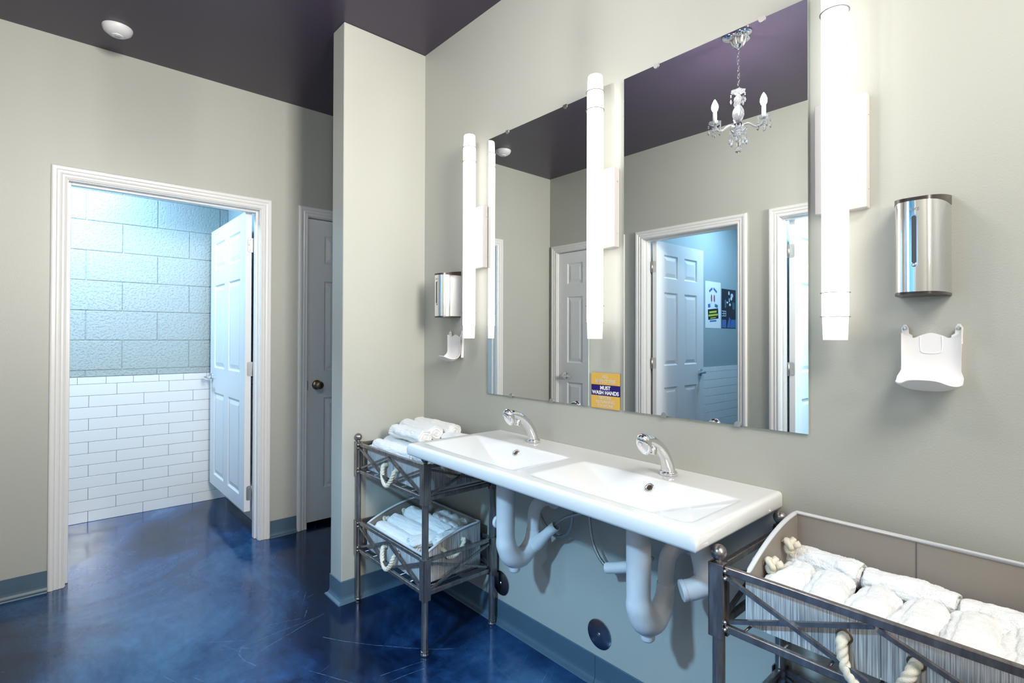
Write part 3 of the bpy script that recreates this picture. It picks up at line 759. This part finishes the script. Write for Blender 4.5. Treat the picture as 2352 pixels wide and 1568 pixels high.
def tray(xc, label):
    root = thing('drip_tray', label, 'drip tray', (xc, -.03, 1.13), 'white plastic drip trays')
    # profile (y, z) from the top edge down and outward into a scoop
    prof = [(-.012, 1.252), (-.013, 1.225), (-.014, 1.195), (-.018, 1.168), (-.028, 1.146), (-.043, 1.1335), (-.060, 1.1330), (-.080, 1.1420), (-.101, 1.1580)]
    P = smooth_path([(0, a, b) for a, b in prof], 5); n = len(P); nw = 32; bm = NB(); th = .0028
    def pt(i, j, off):
        s = i/(n-1); t = -1+2*j/nw
        hw = .0525 if s < .40 else .0525+.0055*math.sin(min(1, (s-.40)/.25)*PI/2)
        f = min(n-1.001, i*(1-.30*abs(t)**2.5*s)); k = int(f); f -= k
        d = P[min(n-1, k+1)]-P[max(0, k-1) if k+1 > n-1 else k]; nn = Vector((0, d.z, -d.y)).normalized()
        p = P[k].lerp(P[min(n-1, k+1)], f); p.y -= .010*abs(t)**5*(1-s)
        if s > .35: p.z += .016*abs(t)**3*min(1, (s-.35)/.3)
        if s < .15:
            a_ = abs(t); p.z += (.0075*math.exp(-(a_/.33)**2)-.004*math.exp(-((a_-.58)/.14)**2)+.008*max(0, (a_-.72)/.28)**1.5)*(1-s/.15)
        return Vector((xc+t*hw, p.y, p.z))+nn*off
    A = [[bm.verts.new(pt(i, j, 0)) for j in range(nw+1)] for i in range(n)]; B = [[bm.verts.new(pt(i, j, th)) for j in range(nw+1)] for i in range(n)]
    for i in range(n-1):
        for j in range(nw):
            bm.faces.new((A[i][j], A[i][j+1], A[i+1][j+1], A[i+1][j])); bm.faces.new((B[i][j], B[i+1][j], B[i+1][j+1], B[i][j+1]))
        for j in (0, nw): bm.faces.new((A[i][j], A[i+1][j], B[i+1][j], B[i][j]))
    for j in range(nw):
        for i in (0, n-1): bm.faces.new((A[i][j], B[i][j], B[i][j+1], A[i][j+1]))
    obj('scoop', bm, 'tray_plastic', root, smooth=True, angle=50)
    for s in (-1, 1):
        bm = NB()
        poly = [(s*.0535, 1.272), (s*.0495, 1.279), (s*.0455, 1.279), (s*.0415, 1.272), (s*.0405, 1.258), (s*.0345, 1.254), (s*.0345, 1.235), (s*.0535, 1.235)]
        add_prism(bm, poly, .003, Matrix.Translation((xc, -.012, 0)))
        add_prism(bm, [(s*.0515, 1.272), (s*.0535, 1.272), (s*.0470, 1.150), (s*.0450, 1.150)], -.014, Matrix.Translation((xc, -.001, 0)))
        obj('ear', bm, 'tray_plastic', root)
        bm = NB(); add_lathe(bm, [(.0045, 0), (.0045, .001), (.003, .0028), (0, .003)], (xc+s*.0475, -.012, 1.2705), (0, -1, 0), 14); obj('screw', bm, 'chrome', root, smooth=True, angle=40)
    bm = NB(); pts = smooth_path([(-.019, 1.250), (-.0185, 1.222), (-.014, 1.214), (0, 1.2125), (.014, 1.214), (.0185, 1.222), (.019, 1.250)] and [(xc-.019, -.0145, 1.252), (xc-.019, -.0150, 1.224), (xc-.013, -.0155, 1.215), (xc+.013, -.0155, 1.215), (xc+.019, -.0150, 1.224), (xc+.019, -.0145, 1.252)], 6)
    add_tube(bm, pts, .0018, 8); obj('rib', bm, 'tray_plastic', root, smooth=True)
    return root
tray(3.158, 'white plastic drip tray under the nearer soap dispenser, on the right')
tray(1.356, 'white plastic drip tray under the corner soap dispenser')

# ------------------------------------------------------------------ sign
sg = thing('hand_washing_sign', 'small gold and purple sign reading ALL EMPLOYEES MUST WASH HANDS', 'sign', (2.246, -.003, .9945))
X0, X1, Z0, Z1 = 2.1835, 2.3085, .9945, 1.1210
zb1, zb2 = Z0+.0455, Z0+.0455+.0385
obj('backing', add_box(NB(), (X0+.001, -.0035, Z0), (X1-.001, -.0005, Z1)), 'sign_core', sg)
obj('gold_band', add_box(NB(), (X0, -.0055, zb2), (X1, -.0032, Z1)), 'sign_gold', sg)
obj('gold_band', add_box(NB(), (X0, -.0055, Z0), (X1, -.0032, zb1)), 'sign_gold', sg)
obj('purple_band', add_box(NB(), (X0, -.0053, zb1), (X1, -.0032, zb2)), 'sign_purple', sg)
XM = (X0+X1)/2
def sline(s, size, z, m, b): text(s, size, XM, -.0058, z, m, sg, 'lettering', b, .0002, .98)
sline('ALL', .0172, Z1-.0135, 'sign_letter', .0004); sline('EMPLOYEES', .0172, Z1-.0300, 'sign_letter', .0004)
sline('MUST', .0182, zb2-.0115, 'sign_white', .0006); sline('WASH HANDS', .0182, zb2-.0285, 'sign_white', .0006)
sline('BEFORE', .0150, zb1-.0085, 'sign_letter', .0003); sline('RETURNING', .0150, zb1-.0225, 'sign_letter', .0003); sline('TO WORK', .0150, zb1-.0365, 'sign_letter', .0003)

# ------------------------------------------------------------------ posters in the middle stall (on the wall x = .95, facing +x)
def flat(parent, name, m, y0, y1, z0, z1, k, rot=0):
    """thin sheet on the wall; k = layer"""
    bm = NB(); yc, zc = (y0+y1)/2, (z0+z1)/2
    add_box(bm, (0, y0-yc, z0-zc), (.0004, y1-yc, z1-zc)); bm.transform(Matrix.Translation((.9512+.0004*k, yc, zc)) @ Matrix.Rotation(rot, 4, 'X'))
    return obj(name, bm, m, parent)
def blob(parent, name, m, pts, k):
    bm = NB(); vs = [bm.verts.new((.9512+.0004*k, y, z)) for y, z in pts]; f = bm.faces.new(vs)
    r = bmesh.ops.extrude_face_region(bm, geom=[f]); bmesh.ops.translate(bm, verts=[v for v in r['geom'] if isinstance(v, bmesh.types.BMVert)], vec=(.0004, 0, 0))
    return obj(name, bm, m, parent)
p1 = thing('poster', 'white poster with a black block and yellow bars, beside the open stall door', 'poster', (.951, -3.36, 1.344))
flat(p1, 'sheet', 'poster_white', -3.520, -3.212, 1.3430, 1.7925, 0)
flat(p1, 'black_block', 'poster_black', -3.470, -3.265, 1.430, 1.530, 1, -.09)
for z, a, b in ((1.500, -3.435, -3.290), (1.470, -3.462, -3.272), (1.447, -3.42, -3.31)): flat(p1, 'yellow_bar', 'poster_yellow', a, b, z-.009, z+.009 if z > 1.45 else z, 2, -.09)
for s in (0, 1):
    y = -3.335-.055*s
    blob(p1, 'red_figure', 'poster_red', [(y-.012, 1.60), (y+.010, 1.60), (y+.014, 1.64), (y+.006, 1.67), (y-.010, 1.66)], 1)
    blob(p1, 'pale_figure', 'poster_pale', [(y-.004, 1.54), (y+.004, 1.54), (y+.008, 1.60), (y-.008, 1.60)], 1)
    flat(p1, 'blue_arc', 'poster_blue', y-.035*(1 if s else -.0)-.02, y+.02+.03*(1-s), 1.70, 1.722, 1, .5 if s else -.5)
flat(p1, 'blue_patch', 'poster_teal', -3.46, -3.40, 1.545, 1.575, 1, .2); flat(p1, 'blue_patch', 'poster_blue', -3.31, -3.265, 1.54, 1.575, 1, -.2)
flat(p1, 'blue_line', 'poster_blue', -3.43, -3.30, 1.405, 1.420, 1, -.06)
p2 = thing('poster', 'dark blue and black poster with pale shapes, near the stall doorway casing', 'poster', (.951, -3.70, 1.345))
flat(p2, 'sheet', 'poster_black', -3.845, -3.540, 1.345, 1.738, 0)
B_ = lambda m, pts, k=1: blob(p2, 'pale_shape', m, pts, k)
def ell(cy, cz, ry, rz, n=14): return [(cy+ry*math.cos(2*PI*i/n), cz+rz*math.sin(2*PI*i/n)) for i in range(n)]
B_('poster_pale', ell(-3.695, 1.70, .016, .020)); B_('poster_pale', ell(-3.76, 1.678, .028, .022)); B_('poster_white', ell(-3.745, 1.648, .02, .018), 2)
B_('poster_white', ell(-3.66, 1.605, .016, .010)); B_('poster_white', ell(-3.715, 1.585, .018, .014), 2); B_('poster_pale', ell(-3.70, 1.63, .010, .022), 3)
flat(p2, 'blue_area', 'poster_blue', -3.84, -3.73, 1.352, 1.435, 1); B_('poster_blue', [(-3.65, 1.352), (-3.73, 1.352), (-3.74, 1.43), (-3.70, 1.46)])
flat(p2, 'blue_area', 'poster_blue', -3.635, -3.548, 1.352, 1.43, 1)
for z in (1.468, 1.492, 1.516): flat(p2, 'white_rail', 'poster_pale', -3.630, -3.545, z-.003, z+.003, 1)
for y in (-3.630, -3.585): flat(p2, 'white_rail', 'poster_pale', y-.003, y+.003, 1.468, 1.516, 2)
flat(p2, 'teal_column', 'poster_teal', -3.635, -3.605, 1.55, 1.63, 1); flat(p2, 'teal_column', 'poster_teal', -3.82, -3.77, 1.54, 1.61, 1)

# ------------------------------------------------------------------ racks
def rack(ox, label):
    """ox = x of the left legs; built at the left rack's place"""
    root = thing('wire_rack', label, 'rack', (ox+.292, -.205, 0), 'iron towel racks')
    xs = (ox, ox+.585); ys = (-.375, -.032)
    for x in xs:
        for y in ys:
            sx_ = 1 if x == xs[0] else -1; sy_ = 1 if y == ys[0] else -1
            bm = NB(); add_lathe(bm, [(.0135, .012), (.0135, .748), (.010, .750)], (x, y, 0), (0, 0, 1), 20)
            leg = obj('leg', bm, 'brushed_iron', root, smooth=True, angle=40)
            bm = NB(); add_lathe(bm, [(.014, 0.001), (.0165, .003), (.0165, .008), (.0150, .010), (.0165, .0125), (.0160, .018), (.0135, .020)], (x, y, 0), (0, 0, 1), 20); obj('foot', bm, 'brushed_iron', leg, smooth=True, angle=40)
            bm = NB(); add_lathe(bm, [(.006, .748), (.008, .752), (.006, .756)], (x, y, 0), (0, 0, 1), 16); add_sphere(bm, Vector((x, y, .7705)), .0178, 24, 16); obj('ball_finial', bm, 'brushed_iron', leg)
            for za, zb in ((.588, .750), (.215, .378)):
                bm = NB()
                # angle iron wrapping the outer corner of the leg
                o = .0165; t = .003
                add_box(bm, (x-o*sx_, y-o*sy_, za), (x-o*sx_+t*sx_, y+o*sy_, zb), .0006, 1); add_box(bm, (x-o*sx_, y-o*sy_, za), (x+o*sx_, y-o*sy_+t*sy_, zb), .0006, 1)
                add_box(bm, (x+.006*sx_, y+.006*sy_, za), (x+o*sx_, y+o*sy_, zb))
                obj('corner_sleeve', bm, 'brushed_iron', leg)
    for zt_, zb_ in ((.737, .610), (.368, .238)):
        # front and back
        for y in ys:
            for z in (zt_, zb_):
                bm = NB(); add_box(bm, (xs[0]+.015, y-.0065, z-.008), (xs[1]-.015, y+.0065, z+.008), .0015, 1); obj('rail', bm, 'brushed_iron', root)
            xm = (xs[0]+xs[1])/2; a, b = zt_-.012, zb_+.012
            for q, (xa, za, xb, zb2_) in enumerate(((xs[0]+.015, a, xm-.012, b), (xs[0]+.015, b, xm-.004, a), (xm+.004, a, xs[1]-.015, b), (xm+.012, b, xs[1]-.015, a))):
                dy = .0035 if q % 2 else -.0035
                bm = NB(); d_ = Vector((xb-xa, 0, zb2_-za)).normalized(); add_tube(bm, [(xa, y+dy, za), (xb, y+dy, zb2_)], .0060, 4, up=(-d_.z, 1, d_.x)); obj('brace', bm, 'brushed_iron', root, smooth=False)
        for x in xs:
            for z in (zt_, zb_):
                bm = NB(); add_box(bm, (x-.0065, ys[0]+.015, z-.008), (x+.0065, ys[1]-.015, z+.008), .0015, 1); obj('rail', bm, 'brushed_iron', root)
            a, b = zt_-.012, zb_+.012
            for q, (za, zb2_) in enumerate(((a, b), (b, a))):
                dx = .0035 if q else -.0035
                bm = NB(); d_ = Vector((0, ys[1]-ys[0]-.03, zb2_-za)).normalized(); add_tube(bm, [(x+dx, ys[0]+.015, za), (x+dx, ys[1]-.015, zb2_)], .0060, 4, up=(1, -d_.z, d_.y)); obj('brace', bm, 'brushed_iron', root, smooth=False)
        # bolts
        for x, sx_ in ((xs[0], 1), (xs[1], -1)):
            for z in (zt_, zt_-.016, zb_+.016, zb_):
                bm = NB(); add_sphere(bm, Vector((x+sx_*.0185, -.375-.010, z)), .0042, 10, 6); obj('bolt', bm, 'satin_metal', root)
        # shelf wires that carry the basket
        for k in range(7):
            bm = NB(); x = xs[0]+.05+k*(xs[1]-xs[0]-.10)/6; add_tube(bm, [(x, ys[0]+.004, zb_), (x, ys[1]-.004, zb_)], .0028, 6); obj('shelf_wire', bm, 'brushed_iron', root)
    return root
rk = rack(1.070, 'bronze-grey iron towel rack with two tiers, left end of the sink')
dup(rk, (2.845+.292, -.205, 0), 'bronze-grey iron towel rack with ball finials, right foreground')

# ------------------------------------------------------------------ baskets
def ropeshape(th, s): return .88+.24*abs(math.cos(1.5*(th-s*150)))
def basket(x0, x1, zb, zf, zk, label, side=(1, 1)):
    y0, y1 = -.350, -.058; root = thing('storage_basket', label, 'basket', ((x0+x1)/2, (y0+y1)/2, zb), 'striped linen baskets')
    N_ = 20
    def top(y):
        t = (y-y0)/(y1-y0); return zf+(zk-zf)*math.sin(min(1, t*1.02)*PI/2)**.85
    def shell(off, flip):
        bm = NB(); ys = [y0+off+(y1-y0-2*off)*(i/N_)**1.4 for i in range(N_+1)]
        X0, X1 = x0+off, x1-off; zB = zb+off
        for X in (X0, X1):
            b = [bm.verts.new((X, y, zB)) for y in ys]; t = [bm.verts.new((X, y, top(min(max(y, y0), y1)))) for y in ys]
            for i in range(N_): bm.faces.new((b[i], b[i+1], t[i+1], t[i]))
        for Y, z in ((y0+off, zf), (y1-off, top(y1))):
            m = 10
            b = [bm.verts.new((X0+(X1-X0)*i/m, Y, zB)) for i in range(m+1)]; t = [bm.verts.new((X0+(X1-X0)*i/m, Y, z)) for i in range(m+1)]
            for i in range(m): bm.faces.new((b[i], b[i+1], t[i+1], t[i]))
        bm.faces.new([bm.verts.new(p) for p in ((X0, y0+off, zB), (X1, y0+off, zB), (X1, y1-off, zB), (X0, y1-off, zB))])
        bmesh.ops.remove_doubles(bm, verts=bm.verts, dist=1e-5); return bm
    obj('body', shell(0, 0), 'linen', root); obj('lining', shell(.004, 1), 'lining', root)
    bm = NB(); c = .002
    path = [(x0+c, y0+c+(y1-y0-2*c)*(i/N_), top(y0+(y1-y0)*i/N_)) for i in range(N_+1)]+[(x1-c, y0+c+(y1-y0-2*c)*(i/N_), top(y0+(y1-y0)*i/N_)) for i in range(N_, -1, -1)]
    add_tube(bm, path, .0042, 8, 0, closed=True, shape=lambda th, s: 1+.35*abs(math.sin(th))); obj('rim_piping', bm, 'piping', root, smooth=True)
    xm = (x0+x1)/2
    for Y in (y0-.0006, ):
        bm = NB(); add_box(bm, (xm-.0008, Y, zb+.004), (xm+.0008, Y+.0005, zf-.004)); obj('seam', bm, 'seam_thread', root)
    bm = NB(); add_box(bm, (xm-.0008, y1-.0052, zb+.02), (xm+.0008, y1-.0045, zk-.004)); obj('seam', bm, 'seam_thread', root)
    # front rope handle
    bm = NB(); hz = zf-.052
    xm -= .003
    P = [(xm-.055, y0+.002, hz), (xm-.055, y0-.018, hz-.004), (xm-.048, y0-.026, hz-.040), (xm-.024, y0-.030, hz-.070), (xm+.004, y0-.030, hz-.074), (xm+.034, y0-.028, hz-.045), (xm+.052, y0-.022, hz-.008), (xm+.055, y0+.002, hz)]
    add_tube(bm, P, .0094, 30, 20, shape=ropeshape); obj('rope_handle', bm, 'rope', root, smooth=True)
    for s in (-1, 1):
        bm = NB(); add_lathe(bm, [(.0105, 0), (.0135, .0012), (.0145, 0)], (xm+s*.055, y0-.0004, hz), (0, -1, 0), 20, cap=False); obj('grommet', bm, 'bronze', root, smooth=True)
    for X, s in ((x0, -1), (x1, 1)):
        ya, yb, hz2 = y0+.090, y0+.195, zf+.012-.005
        hz3 = top(yb)-.045; hz2 = top(ya)-.035
        bm = NB(); add_tube(bm, [(X-s*.004, ya, hz2), (X+s*.014, ya, hz2), (X+s*.016, ya+.02, hz2-.030), (X+s*.016, (ya+yb)/2, hz2-.038), (X+s*.016, yb-.02, hz3-.030), (X+s*.014, yb, hz3), (X-s*.004, yb, hz3)], .0085, 24, 16, shape=ropeshape); obj('rope_handle', bm, 'rope', root, smooth=True)
        for yy, hh in ((ya, hz2), (yb, hz3)):
            bm = NB(); cx = X-s*.020
            q_ = .0052; K = [(cx-s*(-math.sin(3*t))*q_*1.1, yy+q_*(math.sin(t)+2*math.sin(2*t)), hh+q_*(math.cos(t)-2*math.cos(2*t))) for t in (2*PI*k/24 for k in range(24))]
            add_tube(bm, K, .0066, 12, 3, closed=True, shape=ropeshape)
            add_tube(bm, [(cx-s*.010, yy, hh), (cx-s*.022, yy+.004, hh+.008)], .0068, 12, shape=ropeshape); obj('rope_knot', bm, 'rope', root, smooth=True)
    return root
basket(1.115, 1.605, .622, .728, .752, 'grey striped basket heaped with towels, on top of the left rack')
basket(1.115, 1.605, .250, .366, .436, 'grey striped basket on the lower tier of the left rack')
basket(2.893, 3.385, .622, .728, .803, 'large grey striped basket on the right foreground rack')

# ------------------------------------------------------------------ towels
def roll_mesh(seed, length, r, flat=.85, turns=2.6, rib=0):
    """rolled towel along local x, spiral visible at both ends"""
    rnd = random.Random(seed); bm = NB(); ns, nl = 96, 64
    def rad(th, u):
        v = Vector((math.cos(th)*1.4+seed, math.sin(th)*1.4, u*3.0)); q = noise.noise(v)*.16+noise.noise(v*3.1)*.075+noise.noise(v*9)*.035+noise.noise(Vector((v.x*11, v.y*11, u*length*330)))*.013+noise.noise(Vector((v.x*23, v.y*23, u*length*700)))*.012
        seam = -.09*math.exp(-((th-1.0)/.14)**2)
        rb = .018*math.sin(u*length*2*PI/.006) if rib and abs(u-.80) < .12 else 0
        return r*(1+q+seam+rb)
    rows = []
    for i in range(nl+1):
        u = i/nl; e = min(u, 1-u)*length; k = 1-.10*math.exp(-e/.006); ring = []
        for j in range(ns):
            th = 2*PI*j/ns; R = rad(th, u)*k; ring.append(bm.verts.new(((u-.5)*length, R*math.cos(th), R*math.sin(th)*flat)))
        rows.append(ring)
    for i in range(nl):
        for j in range(ns): bm.faces.new((rows[i][j], rows[i][(j+1) % ns], rows[i+1][(j+1) % ns], rows[i+1][j]))
    for end, u in ((0, 0), (nl, 1)):       # end caps: spiral folds
        sg = -1 if end == 0 else 1; prev = rows[end]; M_ = 12
        for m in range(1, M_+1):
            f = 1-m/M_*.97; ring = []
            for j in range(ns):
                th = 2*PI*j/ns; R = rad(th, u)*.9*f; fold = math.sin((f*turns-th/(2*PI))*2*PI)
                ring.append(bm.verts.new(((u-.5)*length+sg*(.004*fold+.003*(1-f)), R*math.cos(th), R*math.sin(th)*flat)))
            for j in range(ns): bm.faces.new((prev[j], prev[(j+1) % ns], ring[(j+1) % ns], ring[j]))
            prev = ring
        bm.faces.new(prev)
    bmesh.ops.recalc_face_normals(bm, faces=bm.faces)
    me = bpy.data.meshes.new('towel'); bm.to_mesh(me); bm.free(); me.materials.append(MT['terry'])
    for p in me.polygons: p.use_smooth = True
    return me
def towel(me, loc, rz, label, group, ry=0, rx=0):
    o = bpy.data.objects.new('rolled_towel', me); C.objects.link(o); o.location = loc; o.rotation_euler = (rx, ry, rz); return tag(o, label, 'towel', group)
G1 = 'white towels in the right foreground basket'
for k in range(3):
    me = roll_mesh(11+k, .158, .037, .80, rib=1)
    towel(me, (2.968+.167*k, (-.100, -.106, -.120)[k], (.706, .700, .698)[k]), math.radians((-3, 1, -4)[k]), ['long white towel roll at the back of the right basket, beside the rope knots', 'long white towel roll along the back of the right basket, second from the left end', 'long white towel roll along the back of the right basket, cut by the photo edge'][k], G1)
lab = ['first small towel roll from the left end, front row of the right basket', 'second small towel roll from the left, front row of the right basket', 'third small towel roll from the left, front row of the right basket', 'fourth small towel roll from the left, front row of the right basket', 'fifth small towel roll from the left, front row of the right basket', 'last small towel roll at the photo edge, front row of the right basket']
for k in range(6):
    me = roll_mesh(31+k, .185, .040, .82)
    towel(me, (2.940+.0775*k, -.247, .690+.004*math.sin(k*2.1)), math.radians(90+4*math.sin(k*1.7)), lab[k], G1, 0, 0)
G2 = 'white towels heaped in the upper basket of the left rack'
L_ = [((1.30, -.305, .735), .34, .036, 0, 'front white towel roll lying behind the upper rail of the left rack'),
      ((1.265, -.235, .742), .29, .035, 2, 'white towel roll wedged behind the front one, in the upper basket of the left rack'),
      ((1.50, -.290, .735), .17, .034, 4, 'white towel roll tucked under the left corner of the sink'),
      ((1.290, -.160, .738), .33, .036, -2, 'white towel roll in the middle of the bottom layer, upper left basket'),
      ((1.285, -.095, .740), .33, .034, 0, 'white towel roll at the bottom of the heap, nearest the wall'),
      ((1.330, -.250, .806), .25, .038, 3, 'white towel roll at the front of the top layer on the left rack'),
      ((1.285, -.165, .815), .29, .039, -3, 'white towel roll in the middle of the top layer on the left rack'),
      ((1.300, -.088, .818), .31, .038, 0, 'white towel roll at the back of the top layer, touching the wall side'),
      ((1.525, -.105, .785), .19, .040, 6, 'white towel roll at the right end of the heap, by the sink back corner')]
for i, (p, ln, r, a, lb) in enumerate(L_): towel(roll_mesh(60+i, ln, r, .82), p, math.radians(a), lb, G2)
G3 = 'white towels in the lower basket of the left rack'
L3 = [((1.33, -.300, .348), .35, .040, 0, 'long white towel roll along the front of the lower left basket'),
      ((1.34, -.235, .372), .33, .040, 3, 'long white towel roll second from the front in the lower left basket'),
      ((1.36, -.165, .388), .36, .044, -4, 'thick fluffy white towel roll in the middle of the lower left basket'),
      ((1.49, -.235, .372), .20, .036, 80, 'white towel roll laid crosswise at the right end of the lower left basket'),
      ((1.55, -.170, .382), .17, .034, 96, 'white towel roll standing against the right side of the lower left basket')]
for i, (p, ln, r, a, lb) in enumerate(L3): towel(roll_mesh(80+i, ln, r, .82), p, math.radians(a), lb, G3)
for i, x in enumerate((1.37, 1.43, 1.49)):
    towel(roll_mesh(90+i, .075, .026, .9), (x, -.098, .410-.004*i), math.radians(90), ['small shaded washcloth roll at the back of the lower left basket, leftmost of three', 'small shaded washcloth roll at the back of the lower left basket, middle of three', 'small shaded washcloth roll at the back of the lower left basket, rightmost of three'][i], 'small washcloth rolls in the lower basket')

# ------------------------------------------------------------------ smoke detector
sd = thing('smoke_detector', 'round white smoke detector on the dark ceiling', 'smoke detector', (.278, -1.248, 2.69))
bm = NB(); add_lathe(bm, [(.0, -.042), (.022, -.0415), (.024, -.037), (.040, -.033), (.056, -.020), (.062, -.006), (.062, 0)], (.278, -1.248, ZC-.0005), (0, 0, 1), 40); obj('housing', bm, 'tray_plastic', sd, smooth=True, angle=35)
bm = NB(); add_lathe(bm, [(.0, -.0445), (.012, -.044), (.0135, -.0425), (.0135, -.040)], (.278, -1.248, ZC-.0005), (0, 0, 1), 24); obj('test_button', bm, 'plate_white', sd, smooth=True, angle=35)

# ------------------------------------------------------------------ chandelier (seen in the right mirror)
CX, CY = 2.2419, -1.0646
ch = thing('crystal_chandelier', 'small three-arm crystal chandelier hanging from the dark ceiling by a chain', 'chandelier', (CX, CY, 2.11))
# canopy: fluted chrome bell with three petals
bm = NB()
for k in range(3):
    a = 2*PI*k/3+.5; add_lathe(bm, [(.040, 0), (.041, -.006), (.034, -.011), (.030, -.012)], (CX+.034*math.cos(a), CY+.034*math.sin(a), ZC-.001), (0, 0, 1), 24)
add_lathe(bm, [(.034, -.002), (.036, -.018), (.030, -.040), (.016, -.058), (.006, -.064), (.004, -.070)], (CX, CY, ZC), (0, 0, 1), 24)
for k in range(8):
    a = 2*PI*k/8; add_tube(bm, [(CX+.033*math.cos(a), CY+.033*math.sin(a), ZC-.006), (CX+.035*math.cos(a), CY+.035*math.sin(a), ZC-.025), (CX+.022*math.cos(a), CY+.022*math.sin(a), ZC-.050)], .006, 8, 4)
obj('canopy', bm, 'chrome', ch, smooth=True, angle=50)
bm = NB(); z = ZC-.068; k = 0
while z > 2.474:
    a = (k % 2)*PI/2; pts = [(CX+.006*math.cos(t)*math.cos(a), CY+.006*math.cos(t)*math.sin(a), z-.010+.012*math.sin(t)) for t in [2*PI*i/12 for i in range(12)]]
    add_tube(bm, pts, .0014, 6, closed=True); z -= .0175; k += 1
obj('chain', bm, 'chrome', ch, smooth=True)
bm = NB(); add_tube(bm, [(CX+.004, CY, ZC-.07), (CX-.005, CY+.003, 2.62), (CX+.005, CY-.003, 2.55), (CX, CY, 2.47)], .0016, 6, 8); obj('lamp_cord', bm, 'crystal', ch)
def bob(bm, c, r, h=.014):  # scalloped glass dish
    n = 24
    rows = []
    for s, dz in ((.25, 0), (.6, .003), (1.0, h), (.96, h+.001), (.55, .006), (.2, .004)):
        rows.append([bm.verts.new((c[0]+r*s*(1+.10*math.cos(6*2*PI*k/n)*(s > .8))*math.cos(2*PI*k/n), c[1]+r*s*(1+.10*math.cos(6*2*PI*k/n)*(s > .8))*math.sin(2*PI*k/n), c[2]+dz)) for k in range(n)])
    for a, b in zip(rows, rows[1:]):
        for k in range(n): bm.faces.new((a[k], a[(k+1) % n], b[(k+1) % n], b[k]))
    bm.faces.new(rows[0]); bm.faces.new(rows[-1])
def drop(bm, x, y, z, n=2, big=.0075):   # chain of faceted beads ending in a pendant
    for i in range(n):
        bmesh.ops.create_icosphere(bm, subdivisions=1, radius=.0042, matrix=Matrix.Translation((x, y, z-.008*i)))
    zz = z-.008*n
    add_lathe(bm, [(0, 0), (big*.45, -.006), (big, -.016), (big*.6, -.024), (0, -.029)], (x, y, zz), (0, 0, 1), 7, smooth=False)
def part(name, m, f, parent=ch, **k):
    b = NB(); f(b); return obj(name, b, m, parent, **k)
part('top_dish', 'crystal', lambda b: (bob(b, (CX, CY, 2.448), .034), [b for _ in ()]))
for k in range(5):
    a = 2*PI*k/5; part('crystal_drop', 'crystal', lambda b: drop(b, CX+.033*math.cos(a), CY+.033*math.sin(a), 2.443, 2, .006))
part('glass_column', 'crystal', lambda b: add_lathe(b, [(.006, 2.452), (.010, 2.44), (.019, 2.428), (.021, 2.415), (.014, 2.402), (.008, 2.396), (.016, 2.386), (.026, 2.365), (.028, 2.345), (.020, 2.322), (.010, 2.308)], (CX, CY, 0), (0, 0, 1), 20), smooth=True)
part('hub', 'chrome', lambda b: add_lathe(b, [(.010, 2.308), (.018, 2.304), (.018, 2.276), (.010, 2.270)], (CX, CY, 0), (0, 0, 1), 8))
part('bottom_dish', 'crystal', lambda b: bob(b, (CX, CY, 2.252), .042, .020))
part('bottom_finial', 'crystal', lambda b: (add_lathe(b, [(.004, 2.252), (.008, 2.244), (.003, 2.236), (.006, 2.226), (.003, 2.216), (.002, 2.190)], (CX, CY, 0), (0, 0, 1), 10), bmesh.ops.create_icosphere(b, subdivisions=2, radius=.0165, matrix=Matrix.Translation((CX, CY, 2.172)))))
for k in range(6):
    a = 2*PI*k/6+.3; part('crystal_drop', 'crystal', lambda b: drop(b, CX+.040*math.cos(a), CY+.040*math.sin(a), 2.250, 3, .0085))
# arms: directions chosen in plan
Rh = Vector((R2.x, R2.y)).normalized(); Fh = Vector((Fv.x, Fv.y)).normalized()
for th, bz in ((171, 2.0), (51, 0), (291, 0)):
    t = math.radians(th); vx = Rh*math.cos(t)-Fh*math.sin(t); d = Vector((vx.x, -vx.y)); R_ = .124
    px, py = CX+d.x*R_, CY+d.y*R_
    A = part('arm', 'crystal', lambda b: add_tube(b, [(CX+d.x*.016, CY+d.y*.016, 2.285), (CX+d.x*.05, CY+d.y*.05, 2.288), (CX+d.x*.085, CY+d.y*.085, 2.262), (CX+d.x*.112, CY+d.y*.112, 2.262), (px, py, 2.285)], .0052, 10, 6), smooth=True)
    part('candle_dish', 'crystal', lambda b: bob(b, (px, py, 2.284), .030, .014), A)
    part('candle', 'sign_white', lambda b: add_lathe(b, [(.0095, 2.290), (.0095, 2.350), (.007, 2.352)], (px, py, 0), (0, 0, 1), 16), A, smooth=True, angle=40)
    part('flame_bulb', 'candle_glow', lambda b: add_lathe(b, [(.006, 2.350), (.012, 2.358), (.0155, 2.370), (.0140, 2.384), (.008, 2.398), (.0025, 2.408), (0, 2.411)], (px, py, 0), (0, 0, 1), 14), A, smooth=True)
    for k in range(5):
        a = 2*PI*k/5+th; part('crystal_drop', 'crystal', lambda b: drop(b, px+.029*math.cos(a), py+.029*math.sin(a), 2.282, 2, .0065), A)
    part('crystal_drop', 'crystal', lambda b: drop(b, px, py, 2.275, 3, .005), A)
